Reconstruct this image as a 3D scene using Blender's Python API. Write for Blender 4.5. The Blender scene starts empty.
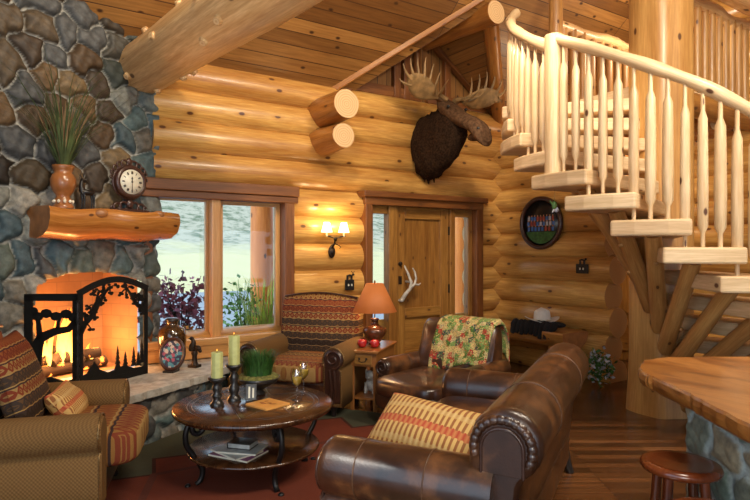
import bpy, math, random
import numpy as np
from mathutils import Vector, Matrix, noise
R=math.radians; PI=math.pi; rnd=random.Random(7)
sc=bpy.context.scene; COL=sc.collection
# ---- site frame: X runs along the log wall with the window and door, Y into it.
A=R(33.5); CA,SA=math.cos(A),math.sin(A); HC=1.5; FPX=580.0
def W(lat,z,h=0.0): return Vector((lat*CA+z*SA,-lat*SA+z*CA,h))     # metres right of / ahead of the viewpoint -> world
def ang(psi): return -(A+R(psi))
# ---------------------------------------------------------------- materials
MATS={}
class G:
    def __init__(s,name):
        s.m=bpy.data.materials.new(name); s.m.use_nodes=True; s.t=s.m.node_tree; s.n=s.t.nodes; s.l=s.t.links
        s.b=s.n['Principled BSDF']; s.out=s.n['Material Output']
    def node(s,typ,**kw):
        n=s.n.new(typ)
        for k,v in kw.items(): setattr(n,k,v)
        return n
    def put(s,sock,v):
        if isinstance(v,bpy.types.NodeSocket): s.l.new(v,sock)
        else:
            if sock.type=='RGBA' and len(v)==3: v=(*v,1)
            sock.default_value=v
    def math(s,op,a,b=0.0,c=0.0):
        n=s.node('ShaderNodeMath',operation=op); s.put(n.inputs[0],a); s.put(n.inputs[1],b)
        if op in('MULTIPLY_ADD','WRAP','PINGPONG','SMOOTH_MIN','COMPARE'): s.put(n.inputs[2],c)
        return n.outputs[0]
    def mix(s,f,a,b,mode='MIX'):
        n=s.node('ShaderNodeMix',data_type='RGBA',blend_type=mode); s.put(n.inputs[0],f); s.put(n.inputs[6],a); s.put(n.inputs[7],b)
        return n.outputs[2]
    def coord(s,which='UV'):
        return s.node('ShaderNodeTexCoord').outputs[which]
    def map(s,v,scale=(1,1,1),loc=(0,0,0),rot=(0,0,0)):
        n=s.node('ShaderNodeMapping'); s.put(n.inputs[0],v); n.inputs[1].default_value=loc; n.inputs[2].default_value=rot; n.inputs[3].default_value=scale
        return n.outputs[0]
    def noise(s,v,scale=5,detail=4,rough=.55,dist=0.0):
        n=s.node('ShaderNodeTexNoise'); s.put(n.inputs['Vector'],v); n.inputs['Scale'].default_value=scale; n.inputs['Detail'].default_value=detail
        n.inputs['Roughness'].default_value=rough; n.inputs['Distortion'].default_value=dist; return n.outputs['Fac']
    def vor(s,v,scale=5,feature='F1',rand=1.0,dim='3D'):
        n=s.node('ShaderNodeTexVoronoi',feature=feature,voronoi_dimensions=dim); s.put(n.inputs['Vector'],v); n.inputs['Scale'].default_value=scale
        n.inputs['Randomness'].default_value=rand; return n
    def ramp(s,f,stops,interp='LINEAR'):
        n=s.node('ShaderNodeValToRGB'); s.put(n.inputs[0],f); e=n.color_ramp.elements; n.color_ramp.interpolation=interp
        while len(e)<len(stops): e.new(.5)
        for i,(p,c) in enumerate(stops): e[i].position=p; e[i].color=(*c,1)
        return n.outputs[0]
    def xyz(s,v):
        n=s.node('ShaderNodeSeparateXYZ'); s.put(n.inputs[0],v); return n.outputs
    def bump(s,h,strength=.3,dist=.01):
        n=s.node('ShaderNodeBump'); s.put(n.inputs['Height'],h); n.inputs['Strength'].default_value=strength; n.inputs['Distance'].default_value=dist
        s.l.new(n.outputs[0],s.b.inputs['Normal'])
    def done(s,col=None,rough=.5,metal=0,coat=0,spec=None,sheen=0):
        if col is not None: s.put(s.b.inputs['Base Color'],col)
        s.put(s.b.inputs['Roughness'],rough); s.b.inputs['Metallic'].default_value=metal
        s.b.inputs['Coat Weight'].default_value=coat; s.b.inputs['Coat Roughness'].default_value=.2
        if spec is not None: s.b.inputs['Specular IOR Level'].default_value=spec
        if sheen: s.b.inputs['Sheen Weight'].default_value=sheen
        return s.m
def wood(name,light,dark,rough=.42,coat=.15,knot=(.10,.035,.010),knots=.55,gs=1.0,streak=.6,tone=.35,kscale=1.0):
    g=G(name); uv=g.coord('UV')
    n1=g.noise(g.map(uv,(1.3*gs,16*gs,1)),1.0,6,.6,.4)
    n2=g.noise(g.map(uv,(5*gs,70*gs,1)),1.0,3,.6)
    n3=g.noise(g.map(uv,(.45,1.6,1)),1.0,2,.5)
    f=g.math('ADD',g.math('MULTIPLY',n1,streak),g.math('MULTIPLY',n2,1-streak))
    mid=tuple((a+b)/2 for a,b in zip(light,dark))
    c=g.ramp(f,[(.36,dark),(.5,mid),(.60,light)])
    c=g.mix(g.ramp(n3,[(.35,(0,0,0)),(.65,(1,1,1))]),c,g.mix(1.0,c,tuple(1-tone*k for k in(.75,1,1.15)),'MULTIPLY'))
    v=g.vor(g.map(uv,(1.9*kscale,3.6*kscale,1)),1.0,dim='2D')
    keep=g.math('GREATER_THAN',g.xyz(v.outputs['Color'])[0],1-knots)
    kn=g.math('MULTIPLY',g.ramp(v.outputs['Distance'],[(.045,(1,1,1)),(.075,(0,0,0))]),keep)
    ring=g.math('MULTIPLY',g.ramp(v.outputs['Distance'],[(.07,(.55,.55,.55)),(.17,(0,0,0))]),keep)
    c=g.mix(ring,c,dark); c=g.mix(kn,c,knot)
    g.bump(f,.25,.004)
    return g.done(c,rough,coat=coat)
def endgrain(name,light,dark):
    g=G(name); o=g.coord('UV'); x=g.xyz(o)
    d=g.math('SQRT',g.math('ADD',g.math('POWER',x[0],2.0),g.math('POWER',x[1],2.0)))
    d=g.math('ADD',d,g.math('MULTIPLY',g.noise(o,8,3),.03))
    r=g.math('SINE',g.math('MULTIPLY',d,260.0))
    c=g.ramp(g.math('MULTIPLY_ADD',r,.25,.5),[(.2,dark),(.8,light)])
    c=g.mix(g.math('MULTIPLY',g.noise(o,30,4),.5),c,tuple(k*.7 for k in light))
    return g.done(c,.6)
def boards(name,c1,c2,seam,width,length,rough=.4,coat=.1,seamw=.006,knots=.4,dark2=None):
    g=G(name); uv=g.coord('UV')
    b=g.node('ShaderNodeTexBrick'); b.offset=.37; b.offset_frequency=1; b.squash=1
    g.put(b.inputs['Vector'],uv); g.put(b.inputs['Color1'],(0,0,0)); g.put(b.inputs['Color2'],(1,1,1)); g.put(b.inputs['Mortar'],(.5,.5,.5))
    b.inputs['Scale'].default_value=1; b.inputs['Mortar Size'].default_value=seamw/2; b.inputs['Brick Width'].default_value=length; b.inputs['Row Height'].default_value=width
    b.inputs['Mortar Smooth'].default_value=.1; b.inputs['Bias'].default_value=0
    rv=g.xyz(b.outputs['Color'])[0]
    off=g.node('ShaderNodeCombineXYZ'); g.put(off.inputs[0],g.math('MULTIPLY',rv,37.0)); g.put(off.inputs[1],g.math('MULTIPLY',rv,11.0))
    vv=g.node('ShaderNodeVectorMath',operation='ADD'); g.put(vv.inputs[0],uv); g.put(vv.inputs[1],off.outputs[0]); v2=vv.outputs[0]
    gr=g.noise(g.map(v2,(2.0,34,1)),1.0,5,.65,.5)
    c=g.mix(rv,c1,c2)
    c=g.mix(g.ramp(gr,[(.35,(0,0,0)),(.7,(1,1,1))]),g.mix(1.0,c,(.62,.56,.5),'MULTIPLY'),c)
    if knots:
        v=g.vor(g.map(v2,(3.2,5.0,1)),1.0,dim='2D')
        keep=g.math('GREATER_THAN',g.xyz(v.outputs['Color'])[0],1-knots)
        kn=g.math('MULTIPLY',g.ramp(v.outputs['Distance'],[(.05,(1,1,1)),(.11,(0,0,0))]),keep); c=g.mix(kn,c,(.05,.018,.006))
    c=g.mix(b.outputs['Fac'],c,seam)
    g.bump(g.math('SUBTRACT',g.math('MULTIPLY',gr,.3),b.outputs['Fac']),.4,.004)
    return g.done(c,rough,coat=coat)
def plain(name,col,rough=.5,metal=0,coat=0,var=.25,scale=20,bump=.0,spec=None,sheen=0):
    g=G(name); o=g.coord('Object'); n=g.noise(o,scale,4)
    c=g.mix(g.ramp(n,[(.35,(0,0,0)),(.65,(1,1,1))]),tuple(k*(1-var) for k in col),tuple(min(1,k*(1+var*.6)) for k in col))
    if bump: g.bump(n,bump,.005)
    return g.done(c,rough,metal,coat,spec,sheen)
def emis(name,col,st,col2=None):
    g=G(name); g.put(g.b.inputs['Base Color'],col); g.put(g.b.inputs['Emission Color'],col); g.b.inputs['Emission Strength'].default_value=st
    return g.m
M=MATS
M['log']=wood('peeled_log',(.74,.44,.125),(.44,.20,.040),.34,.3,tone=.4)
M['trunk']=wood('trunk_log',(.66,.38,.12),(.46,.23,.06),.42,.2,tone=.3,knots=.3)
M['logd']=wood('amber_log',(.50,.22,.045),(.26,.095,.018),.4,.2,tone=.35)
M['beam']=wood('pale_beam_log',(.90,.62,.30),(.60,.34,.13),.45,.15,tone=.3,kscale=.8,knots=.3)
M['stair']=wood('stair_log',(.78,.59,.35),(.58,.39,.19),.45,.15,tone=.2,kscale=1.2,knots=.35)
M['tread']=wood('tread_slab',(.80,.60,.36),(.56,.38,.19),.55,.05,tone=.2,knots=.2)
M['strut']=wood('strut_log',(.60,.34,.11),(.36,.17,.045),.42,.2,tone=.3,kscale=1.4)
M['trim']=wood('knotty_trim',(.25,.090,.019),(.12,.038,.008),.5,.05,tone=.3)
M['sash']=wood('window_sash',(.70,.38,.13),(.50,.24,.07),.35,.3,tone=.2,knots=.05)
M['door']=wood('knotty_alder_door',(.40,.20,.045),(.21,.09,.018),.35,.3,tone=.35,knots=.6,kscale=1.5)
M['end']=endgrain('log_end_grain',(.74,.50,.26),(.52,.29,.11))
M['endd']=endgrain('dark_log_end',(.42,.20,.06),(.28,.12,.03))
M['ceil']=boards('cedar_ceiling_boards',(.48,.24,.065),(.18,.075,.018),(.06,.02,.005),.15,2.6,.45,.1,.010,.5)
M['floor']=boards('dark_plank_floor',(.040,.016,.007),(.20,.080,.029),(.008,.003,.002),.085,.9,.26,.3,.006,.0)
M['gable']=boards('gable_boards',(.36,.17,.045),(.22,.095,.025),(.05,.02,.006),.14,3,.5,.1,.012,.3)
def leather():
    g=G('brown_leather'); o=g.coord('Object')
    n=g.noise(o,5,5,.6); n2=g.noise(o,90,3,.6)
    c=g.ramp(n,[(.3,(.016,.006,.003)),(.5,(.045,.016,.007)),(.68,(.17,.065,.020))])
    g.bump(g.math('ADD',n2,g.math('MULTIPLY',g.noise(o,9,4),1.2)),.25,.003); return g.done(c,g.math('MULTIPLY_ADD',n,.30,.20),coat=.45,spec=.6)
M['leather']=leather()
M['leather_d']=plain('dark_leather',(.045,.018,.011),.3,coat=.35,bump=.1)
M['cord']=None
def corduroy():
    g=G('tan_corduroy'); o=g.coord('Object'); x=g.xyz(o)
    ch=g.math('MULTIPLY',g.math('SINE',g.math('MULTIPLY',g.math('ADD',x[0],x[1]),330.0)),g.math('SINE',g.math('MULTIPLY',x[2],300.0)))
    n=g.noise(o,14,3)
    c=g.mix(g.math('MULTIPLY_ADD',ch,.35,.5),(.10,.05,.016),(.25,.14,.05)); c=g.mix(g.math('MULTIPLY',n,.4),c,(.15,.08,.03))
    g.bump(ch,.4,.003); return g.done(c,.85,spec=.15)
M['cord']=corduroy()
def kilim(name,nb=9.0,axis=2,cross=0,fx=26.0,seed=0.0,palette=None):
    g=G(name); o=g.coord('Generated'); x=g.xyz(o); z=x[axis]; u=x[cross]
    tri=g.math('PINGPONG',g.math('MULTIPLY',u,fx),1.0)
    zz=g.math('ADD',z,g.math('MULTIPLY',tri,.010))
    b=g.math('ADD',g.math('MULTIPLY',zz,nb),seed)
    fl=g.math('FLOOR',b); fr=g.math('FRACT',b)
    wn=g.node('ShaderNodeTexWhiteNoise',noise_dimensions='1D'); g.put(wn.inputs['W'],fl); r=wn.outputs['Value']
    P=palette or [(.21,.042,.020),(.35,.19,.055),(.040,.024,.016),(.27,.085,.028),(.12,.065,.03),(.34,.21,.075),(.17,.035,.018),(.055,.038,.03)]
    c=g.ramp(r,[(i/len(P),p) for i,p in enumerate(P)],'CONSTANT')
    P2=P[3:]+P[:3]; c2=g.ramp(r,[(i/len(P),p) for i,p in enumerate(P2)],'CONSTANT')
    d=g.math('ADD',g.math('ABSOLUTE',g.math('SUBTRACT',tri,.5)),g.math('ABSOLUTE',g.math('SUBTRACT',fr,.5)))
    dia=g.math('LESS_THAN',g.math('ABSOLUTE',g.math('SUBTRACT',d,.38)),.16)
    dot=g.math('LESS_THAN',d,.13)
    c=g.mix(g.math('MAXIMUM',dia,dot),c,c2)
    ln=g.math('LESS_THAN',g.math('ABSOLUTE',g.math('SUBTRACT',fr,.95)),.05); c=g.mix(ln,c,(.05,.03,.03))
    ln=g.math('LESS_THAN',g.math('ABSOLUTE',g.math('SUBTRACT',fr,.08)),.04); c=g.mix(ln,c,(.40,.25,.09))
    w=g.noise(g.coord('Object'),160,2); c=g.mix(g.math('MULTIPLY',w,.5),c,g.mix(1.0,c,(.45,.42,.4),'MULTIPLY'))
    g.bump(w,.4,.003); return g.done(c,.9,spec=.15)
M['kilim']=kilim('kilim_back_fabric',14.0,2,0,16.0)
M['kilim2']=kilim('kilim_seat_fabric',6.0,1,0,14.0,3.0,[(.32,.14,.035),(.21,.05,.025),(.34,.19,.06),(.24,.075,.03),(.30,.15,.045),(.10,.045,.025)])
M['kilim3']=kilim('kilim_pillow_fabric',8.0,2,0,18.0,5.0)
def striped():
    g=G('striped_pillow_fabric'); o=g.coord('Generated'); x=g.xyz(o)
    s=g.math('PINGPONG',g.math('MULTIPLY',x[0],44.0),1.0); t=g.math('PINGPONG',g.math('ADD',g.math('MULTIPLY',x[2],4.0),g.math('MULTIPLY',s,.10)),1.0)
    c=g.mix(g.math('GREATER_THAN',s,.55),(.62,.40,.14),(.30,.12,.045))
    c=g.mix(g.math('LESS_THAN',t,.22),c,g.mix(s,(.42,.06,.035),(.55,.22,.08)))
    c=g.mix(g.math('GREATER_THAN',t,.85),c,g.mix(s,(.66,.47,.20),(.45,.25,.09)))
    w=g.noise(g.coord('Object'),150,2); g.bump(w,.4,.003); return g.done(c,.8,spec=.15)
M['striped']=striped()
def patch():
    g=G('patchwork_quilt'); o=g.coord('UV'); v=g.vor(o,11.0,rand=.6,dim='2D'); r=g.xyz(v.outputs['Color'])
    P=[(.08,.15,.03),(.50,.40,.20),(.15,.24,.06),(.50,.38,.16),(.38,.04,.03),(.20,.30,.09),(.60,.44,.17),(.05,.07,.06)]
    c=g.ramp(r[0],[(i/len(P),p) for i,p in enumerate(P)],'CONSTANT')
    v2=g.vor(o,40.0,dim='2D'); r2=g.xyz(v2.outputs['Color'])
    c2=g.ramp(r2[1],[(0,(.12,.20,.05)),(.35,(.65,.50,.22)),(.6,(.45,.08,.04)),(.75,(.04,.05,.07)),(.85,(.30,.36,.12))],'CONSTANT')
    c=g.mix(g.ramp(v2.outputs['Distance'],[(.25,(.75,.75,.75)),(.5,(0,0,0))]),c,c2)
    g.bump(g.noise(o,22,3),.5,.01); return g.done(c,.9,spec=.15)
M['quilt']=patch()
def rugm():
    g=G('southwest_rug'); x=g.xyz(g.coord('Object')); ux,uy=x[0],x[1]
    ex=g.math('SUBTRACT',1.25,g.math('ABSOLUTE',ux)); ey=g.math('SUBTRACT',1.95,g.math('ABSOLUTE',uy))
    step=.11
    zy=g.math('MULTIPLY',g.math('PINGPONG',g.math('MULTIPLY',uy,1/step/2),1.0),.22)
    zx=g.math('MULTIPLY',g.math('PINGPONG',g.math('MULTIPLY',ux,1/step/2),1.0),.22)
    e=g.math('MINIMUM',g.math('ADD',ex,zy),g.math('ADD',ey,zx))
    n=g.noise(g.coord('Object'),60,3); n2=g.noise(g.coord('Object'),2.5,3)
    red=g.mix(n2,(.11,.022,.012),(.19,.045,.022)); grn=g.mix(n2,(.045,.058,.038),(.08,.09,.058))
    c=g.mix(g.math('GREATER_THAN',e,.50),grn,red)
    ln=g.math('LESS_THAN',g.math('ABSOLUTE',g.math('SUBTRACT',e,.50)),.018); c=g.mix(ln,c,(.05,.018,.012))
    dd=g.math('ADD',g.math('ABSOLUTE',ux),g.math('MULTIPLY',g.math('ABSOLUTE',uy),.7))
    c=g.mix(g.math('LESS_THAN',g.math('ABSOLUTE',g.math('SUBTRACT',dd,.75)),.03),c,(.10,.03,.02))
    c=g.mix(g.math('MULTIPLY',n,.35),c,(.08,.03,.02)); g.bump(n,.5,.004); return g.done(c,.95,spec=.15)
M['rug']=rugm()
def stonem(name):
    g=G(name); a=g.node('ShaderNodeAttribute',attribute_name='Col'); o=g.coord('Object')
    n=g.noise(o,26,5,.65); n2=g.noise(o,110,3)
    c=g.mix(1.0,a.outputs['Color'],g.ramp(n,[(.3,(.55,.55,.55)),(.7,(1.25,1.22,1.15))]),'MULTIPLY')
    g.bump(g.math('ADD',n,g.math('MULTIPLY',n2,.5)),.45,.006); return g.done(c,.62)
M['stone']=stonem('river_stone')
def slab():
    g=G('sandstone_slab'); o=g.coord('Object'); n=g.noise(o,9,6,.65,.6); n2=g.noise(g.map(o,(1,1,8)),12,4)
    c=g.ramp(n,[(.3,(.20,.18,.15)),(.5,(.40,.38,.33)),(.7,(.56,.54,.49))]); g.bump(g.math('ADD',n,n2),.5,.01); return g.done(c,.6)
M['slab']=slab()
def barwood():
    g=G('burl_counter'); o=g.coord('Object'); n=g.noise(g.map(o,(3,1.2,3)),1.6,6,.6,1.6); n2=g.noise(o,18,4)
    c=g.ramp(n,[(.3,(.13,.040,.008)),(.45,(.25,.085,.016)),(.55,(.36,.14,.030)),(.7,(.17,.052,.010))]); g.bump(n2,.12,.004); return g.done(c,.28,coat=.5)
M['bar']=barwood()
M['mantel']=wood('varnished_mantel',(.66,.30,.07),(.38,.14,.025),.25,.6,tone=.35,knots=.6,kscale=1.5)
M['vasewood']=plain('turned_vase_wood',(.30,.11,.032),.3,coat=.4,scale=8)
M['mantel_end']=plain('mantel_end',(.34,.14,.045),.4,coat=.3,scale=12)
M['stool']=wood('cherry_stool',(.22,.05,.012),(.12,.024,.007),.22,.6,tone=.3,knots=0)
M['table']=wood('walnut_table',(.095,.038,.013),(.030,.012,.006),.2,.7,tone=.4,knots=.1)
M['etable']=wood('side_table_wood',(.40,.17,.045),(.24,.09,.022),.3,.4,tone=.3,knots=.2)
M['black']=plain('black_iron',(.012,.011,.011),.42,.3,var=.3)
M['screenblack']=plain('black_steel',(.006,.006,.006),.6,0,var=.2,spec=.25)
M['bronze']=plain('dark_bronze',(.035,.022,.015),.38,.6,var=.3)
M['blackwood']=plain('black_wood',(.018,.016,.015),.3,coat=.4)
M['candle']=plain('sage_candle',(.50,.52,.20),.5,var=.12,scale=30)
M['wax']=plain('pale_wax',(.62,.60,.34),.45,var=.08)
M['red']=plain('red_apple',(.45,.015,.015),.25,coat=.4,scale=14)
M['cream']=plain('cream_dial',(.72,.69,.56),.4,var=.05)
M['clockwood']=plain('carved_walnut',(.05,.018,.012),.35,coat=.3,bump=.2,scale=40)
M['copper']=plain('copper_glaze',(.12,.04,.016),.22,.35,coat=.5,scale=8)
M['amber']=plain('amber_glass_glaze',(.045,.020,.005),.08,.0,coat=1,scale=6)
M['white']=plain('white_felt',(.78,.76,.70),.8,var=.08)
M['fur']=plain('black_wool',(.010,.010,.012),.95,scale=60,bump=.8)
M['moosefur']=plain('moose_fur',(.028,.014,.007),.95,scale=45,bump=1.0,var=.6,spec=.1)
M['moosehead']=plain('moose_face_fur',(.10,.052,.026),.85,scale=30,bump=.6,var=.4,spec=.1)
M['antler']=plain('antler_bone',(.26,.155,.06),.5,scale=12,var=.35)
M['antlerw']=plain('shed_antler',(.50,.47,.42),.5,scale=18,var=.35)
M['grass']=plain('green_grass',(.035,.12,.018),.6,scale=30,var=.5)
M['moss']=plain('moss',(.16,.15,.035),.95,scale=50,var=.5,bump=.8)
M['reedg']=plain('dry_green_reed',(.075,.11,.035),.7,scale=10,var=.4)
M['reedt']=plain('tan_plume',(.26,.17,.085),.8,scale=10,var=.3)
M['outgrass']=plain('tall_outdoor_grass',(.30,.42,.06),.7,scale=6,var=.4)
M['outgreen']=plain('outdoor_leaf',(.08,.20,.05),.7,scale=8,var=.4)
M['purple']=plain('purple_leaf',(.20,.055,.095),.6,scale=9,var=.5)
M['orangefl']=plain('orange_flower',(.65,.24,.03),.6,scale=9)
M['plum']=plain('plum_cover',(.22,.05,.16),.4)
M['paper']=plain('paper_cover',(.42,.45,.44),.35,var=.35,scale=9)
M['coaster']=plain('orange_cover',(.75,.36,.09),.4,var=.12,scale=8)
M['coastero']=plain('rust_motif',(.40,.12,.03),.4)
M['shade']=None
def shade(name,col,em,st,trans=True):
    g=G(name); o=g.coord('Object'); n=g.noise(o,10,4)
    c=g.mix(n,tuple(k*.75 for k in col),col); g.put(g.b.inputs['Emission Color'],g.mix(1.0,c,em,'MULTIPLY')); g.b.inputs['Emission Strength'].default_value=st
    return g.done(c,.7)
M['shade']=shade('parchment_lampshade',(.34,.115,.028),(1,.60,.28),.6)
M['shadew']=shade('lit_cream_shade',(.95,.85,.60),(1,.80,.48),6.0)
M['glass']=None
def glassm(name,tint,gloss=.07,rough=.0):
    g=G(name); t=g.node('ShaderNodeBsdfTransparent'); t.inputs[0].default_value=(*tint,1); gl=g.node('ShaderNodeBsdfGlossy'); gl.inputs['Roughness'].default_value=rough
    m=g.node('ShaderNodeMixShader'); lw=g.node('ShaderNodeLayerWeight'); lw.inputs[0].default_value=.3
    g.put(m.inputs[0],g.math('MULTIPLY_ADD',lw.outputs['Fresnel'],.6 if rough is None or gloss>.1 else .25,gloss)); g.l.new(t.outputs[0],m.inputs[1]); g.l.new(gl.outputs[0],m.inputs[2]); g.l.new(m.outputs[0],g.out.inputs[0]); return g.m
M['glass']=glassm('window_glass',(.97,.99,1),.02)
M['wglass']=glassm('stem_glass',(.95,.95,.95),.2)
M['wine']=plain('white_wine',(.75,.52,.06),.1,var=.05,coat=.5)
def flame():
    g=G('flame'); x=g.xyz(g.coord('Generated')); n=g.noise(g.coord('Object'),9,3)
    c=g.ramp(g.math('ADD',x[2],g.math('MULTIPLY_ADD',n,.3,-.15)),[(0,(1,.55,.12)),(.45,(1,.42,.06)),(1,(1,.16,.01))])
    e=g.node('ShaderNodeEmission'); g.put(e.inputs[0],c); e.inputs[1].default_value=5.5
    t=g.node('ShaderNodeBsdfTransparent'); m=g.node('ShaderNodeMixShader')
    lw=g.node('ShaderNodeLayerWeight'); lw.inputs[0].default_value=.35
    g.put(m.inputs[0],g.math('MULTIPLY_ADD',lw.outputs['Facing'],.6,.25)); g.l.new(e.outputs[0],m.inputs[1]); g.l.new(t.outputs[0],m.inputs[2]); g.l.new(m.outputs[0],g.out.inputs[0]); return g.m
M['flame']=flame()
def ember():
    g=G('charred_firewood'); o=g.coord('Object'); n=g.noise(o,14,4)
    g.put(g.b.inputs['Emission Color'],(1,.25,.03)); g.put(g.b.inputs['Emission Strength'],g.math('MULTIPLY',g.ramp(n,[(.60,(0,0,0)),(.70,(1,1,1))]),5.0))
    return g.done(g.mix(n,(.01,.008,.007),(.06,.03,.02)),.9)
M['ember']=ember()
def brick():
    g=G('firebox_brick'); b=g.node('ShaderNodeTexBrick'); g.put(b.inputs['Vector'],g.coord('UV')); b.inputs['Scale'].default_value=1
    b.inputs['Brick Width'].default_value=.22; b.inputs['Row Height'].default_value=.11; b.inputs['Mortar Size'].default_value=.004
    g.put(b.inputs['Color1'],(.40,.21,.10)); g.put(b.inputs['Color2'],(.35,.175,.08)); g.put(b.inputs['Mortar'],(.29,.15,.075)); n=g.noise(g.coord('Object'),6,4)
    return g.done(g.mix(g.math('MULTIPLY',n,.5),b.outputs['Color'],(.10,.05,.03)),.8)
M['brick']=brick()
def picm():
    g=G('outdoor_picture'); v=g.vor(g.coord('Object'),40.0); r=g.xyz(v.outputs['Color'])
    return g.done(g.ramp(r[0],[(0,(.05,.06,.10)),(.3,(.10,.28,.36)),(.5,(.34,.10,.16)),(.65,(.45,.42,.42)),(.85,(.06,.08,.13))],'CONSTANT'),.2,coat=.6)
M['pic']=picm()
def hillm():
    g=G('dry_hillside'); o=g.coord('Object'); n=g.noise(o,.35,6,.6); n2=g.noise(o,1.1,9,.72); z=g.xyz(o)[2]
    up=g.ramp(g.math('ADD',g.math('MULTIPLY',z,.18),g.math('MULTIPLY_ADD',n,.5,-.25)),[(.22,(0,0,0)),(.42,(1,1,1))])
    lo=g.mix(n2,(.42,.38,.19),(.55,.50,.28)); hi=g.mix(g.ramp(n2,[(.40,(0,0,0)),(.52,(1,1,1))]),(.10,.13,.07),(.36,.34,.25))
    return g.done(g.mix(up,lo,hi),1.0)
M['hill']=hillm()
M['road']=plain('asphalt',(.22,.25,.28),.9,scale=3,var=.08)
M['porch']=wood('porch_post_log',(.85,.34,.09),(.66,.22,.05),.5,.1,tone=.3,knots=.4)
M['deer']=plain('black_figure',(.010,.009,.009),.3)
M['brass']=plain('antique_brass',(.20,.11,.04),.35,.8)
M['beige']=plain('nailhead',(.30,.18,.07),.3,.7)
M['greenfig']=plain('green_feather',(.10,.22,.06),.5)
M['stonew']=plain('paver_grey',(.12,.12,.12),.6)
M['clear']=plain('porcelain_dog',(.50,.48,.44),.4,var=.4,scale=16)
# ---------------------------------------------------------------- mesh builder
class MB:
    def __init__(s): s.v=[]; s.f=[]; s.uv=[]; s.mi=[]; s.sm=[]; s.M=Matrix.Identity(4); s.k=0
    def av(s,p): s.v.append(tuple(s.M@Vector(p))); return len(s.v)-1
    def af(s,idx,uv,smooth=False,mi=None): s.f.append(idx); s.uv.append(uv); s.mi.append(s.k if mi is None else mi); s.sm.append(smooth)
    def box(s,c,d,rz=0,rx=0,ry=0,mi=None):
        m=Matrix.Translation(c)@Matrix.Rotation(rz,4,'Z')@Matrix.Rotation(ry,4,'Y')@Matrix.Rotation(rx,4,'X'); h=[k/2 for k in d]
        o=len(s.v)
        for x in(-1,1):
            for y in(-1,1):
                for z in(-1,1): s.av(m@Vector((x*h[0],y*h[1],z*h[2])))
        off=rnd.uniform(0,50); la=max(range(3),key=lambda i:d[i])
        for q,ax in(((0,1,3,2),0),((4,6,7,5),0),((0,4,5,1),1),((2,3,7,6),1),((0,2,6,4),2),((1,5,7,3),2)):
            oa=[i for i in range(3) if i!=ax]
            if la in oa: a,b=la,[i for i in oa if i!=la][0]
            else: a,b=oa
            uv=[]
            for i in q:
                p=[(1 if (i>>2)&1 else -1)*h[0],(1 if (i>>1)&1 else -1)*h[1],(1 if i&1 else -1)*h[2]]
                uv.append((p[a]+off,p[b]+off*.7+ax*.9))
            s.af([o+i for i in q],uv,False,mi)
    def rings(s,rg,cap=(True,True),closed=False,mi=None,capmi=None,us=None,vs=None,smooth=True,capsmooth=False):
        n=len(rg[0]); o=len(s.v); off=rnd.uniform(0,60); offv=rnd.uniform(0,60)
        for r in rg:
            for p in r: s.av(p)
        if us is None:
            us=[0]
            for i in range(1,len(rg)):
                a=sum((Vector(p) for p in rg[i]),Vector())/n; b=sum((Vector(p) for p in rg[i-1]),Vector())/n; us.append(us[-1]+(a-b).length)
        if vs is None:
            mid=rg[len(rg)//2]; vs=[0]
            for j in range(1,n+1): vs.append(vs[-1]+(Vector(mid[j%n])-Vector(mid[j-1])).length)
        m=len(rg)
        for i in range(m if closed else m-1):
            i2=(i+1)%m; u2=us[i+1] if i+1<len(us) else us[-1]+.05
            for j in range(n):
                j2=(j+1)%n
                s.af([o+i*n+j,o+i*n+j2,o+i2*n+j2,o+i2*n+j],[(us[i]+off,vs[j]+offv),(us[i]+off,vs[j+1]+offv),(u2+off,vs[j+1]+offv),(u2+off,vs[j]+offv)],smooth,mi)
        if not closed:
            for e,(i,flag) in enumerate(((0,cap[0]),(m-1,cap[1]))):
                if not flag: continue
                r=[Vector(p) for p in rg[i]]; c=sum(r,Vector())/n
                base=len(s.v)
                for p in r: s.av(p)
                ci=s.av(c); x=(r[0]-c); x=x.normalized() if x.length>1e-9 else Vector((1,0,0)); nn=x.cross(r[n//4]-c); y=nn.cross(x); y=y.normalized() if y.length>1e-12 else Vector((0,1,0))
                for j in range(n):
                    j2=(j+1)%n; q=[base+j,base+j2,ci] if e else [base+j2,base+j,ci]
                    pu=lambda p:((p-c).dot(x),(p-c).dot(y))
                    uv=[pu(r[j]),pu(r[j2]),(0,0)] if e else [pu(r[j2]),pu(r[j]),(0,0)]
                    s.af(q,uv,capsmooth,mi if capmi is None else capmi)
    def tube(s,pts,rad,seg=12,cap=True,mi=None,capmi=None,wob=0,flat=1.0,up=None,seed=None):
        pts=[Vector(p) for p in pts]; n=len(pts)
        if not hasattr(rad,'__len__'): rad=[rad]*n
        t0=(pts[1]-pts[0]).normalized(); ref=Vector(up) if up else (Vector((0,0,1)) if abs(t0.z)<.9 else Vector((1,0,0)))
        x=t0.cross(ref).normalized(); rg=[]; sd=rnd.uniform(0,100) if seed is None else seed
        for i,p in enumerate(pts):
            t=(pts[min(i+1,n-1)]-pts[max(i-1,0)]).normalized(); x=(x-t*x.dot(t)).normalized(); y=t.cross(x)
            ring=[]
            for j in range(seg):
                a=2*PI*j/seg; r=rad[i]
                if wob: r*=1+wob*noise.noise(Vector((math.cos(a)*1.3+sd,math.sin(a)*1.3,p.dot(t0)*1.6+sd)))
                ring.append(p+x*(math.cos(a)*r)+y*(math.sin(a)*r*flat))
            rg.append(ring)
        s.rings(rg,(cap,cap),mi=mi,capmi=capmi)
    def log(s,a,b,r,seg=16,mi=0,capmi=None,wob=.05,steps=None,r2=None):
        a=Vector(a); b=Vector(b); L=(b-a).length; n=steps or max(2,int(L/.35)+1)
        s.tube([a.lerp(b,i/(n-1)) for i in range(n)],[r+(0 if r2 is None else (r2-r)*i/(n-1)) for i in range(n)],seg,True,mi,capmi,wob)
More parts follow.
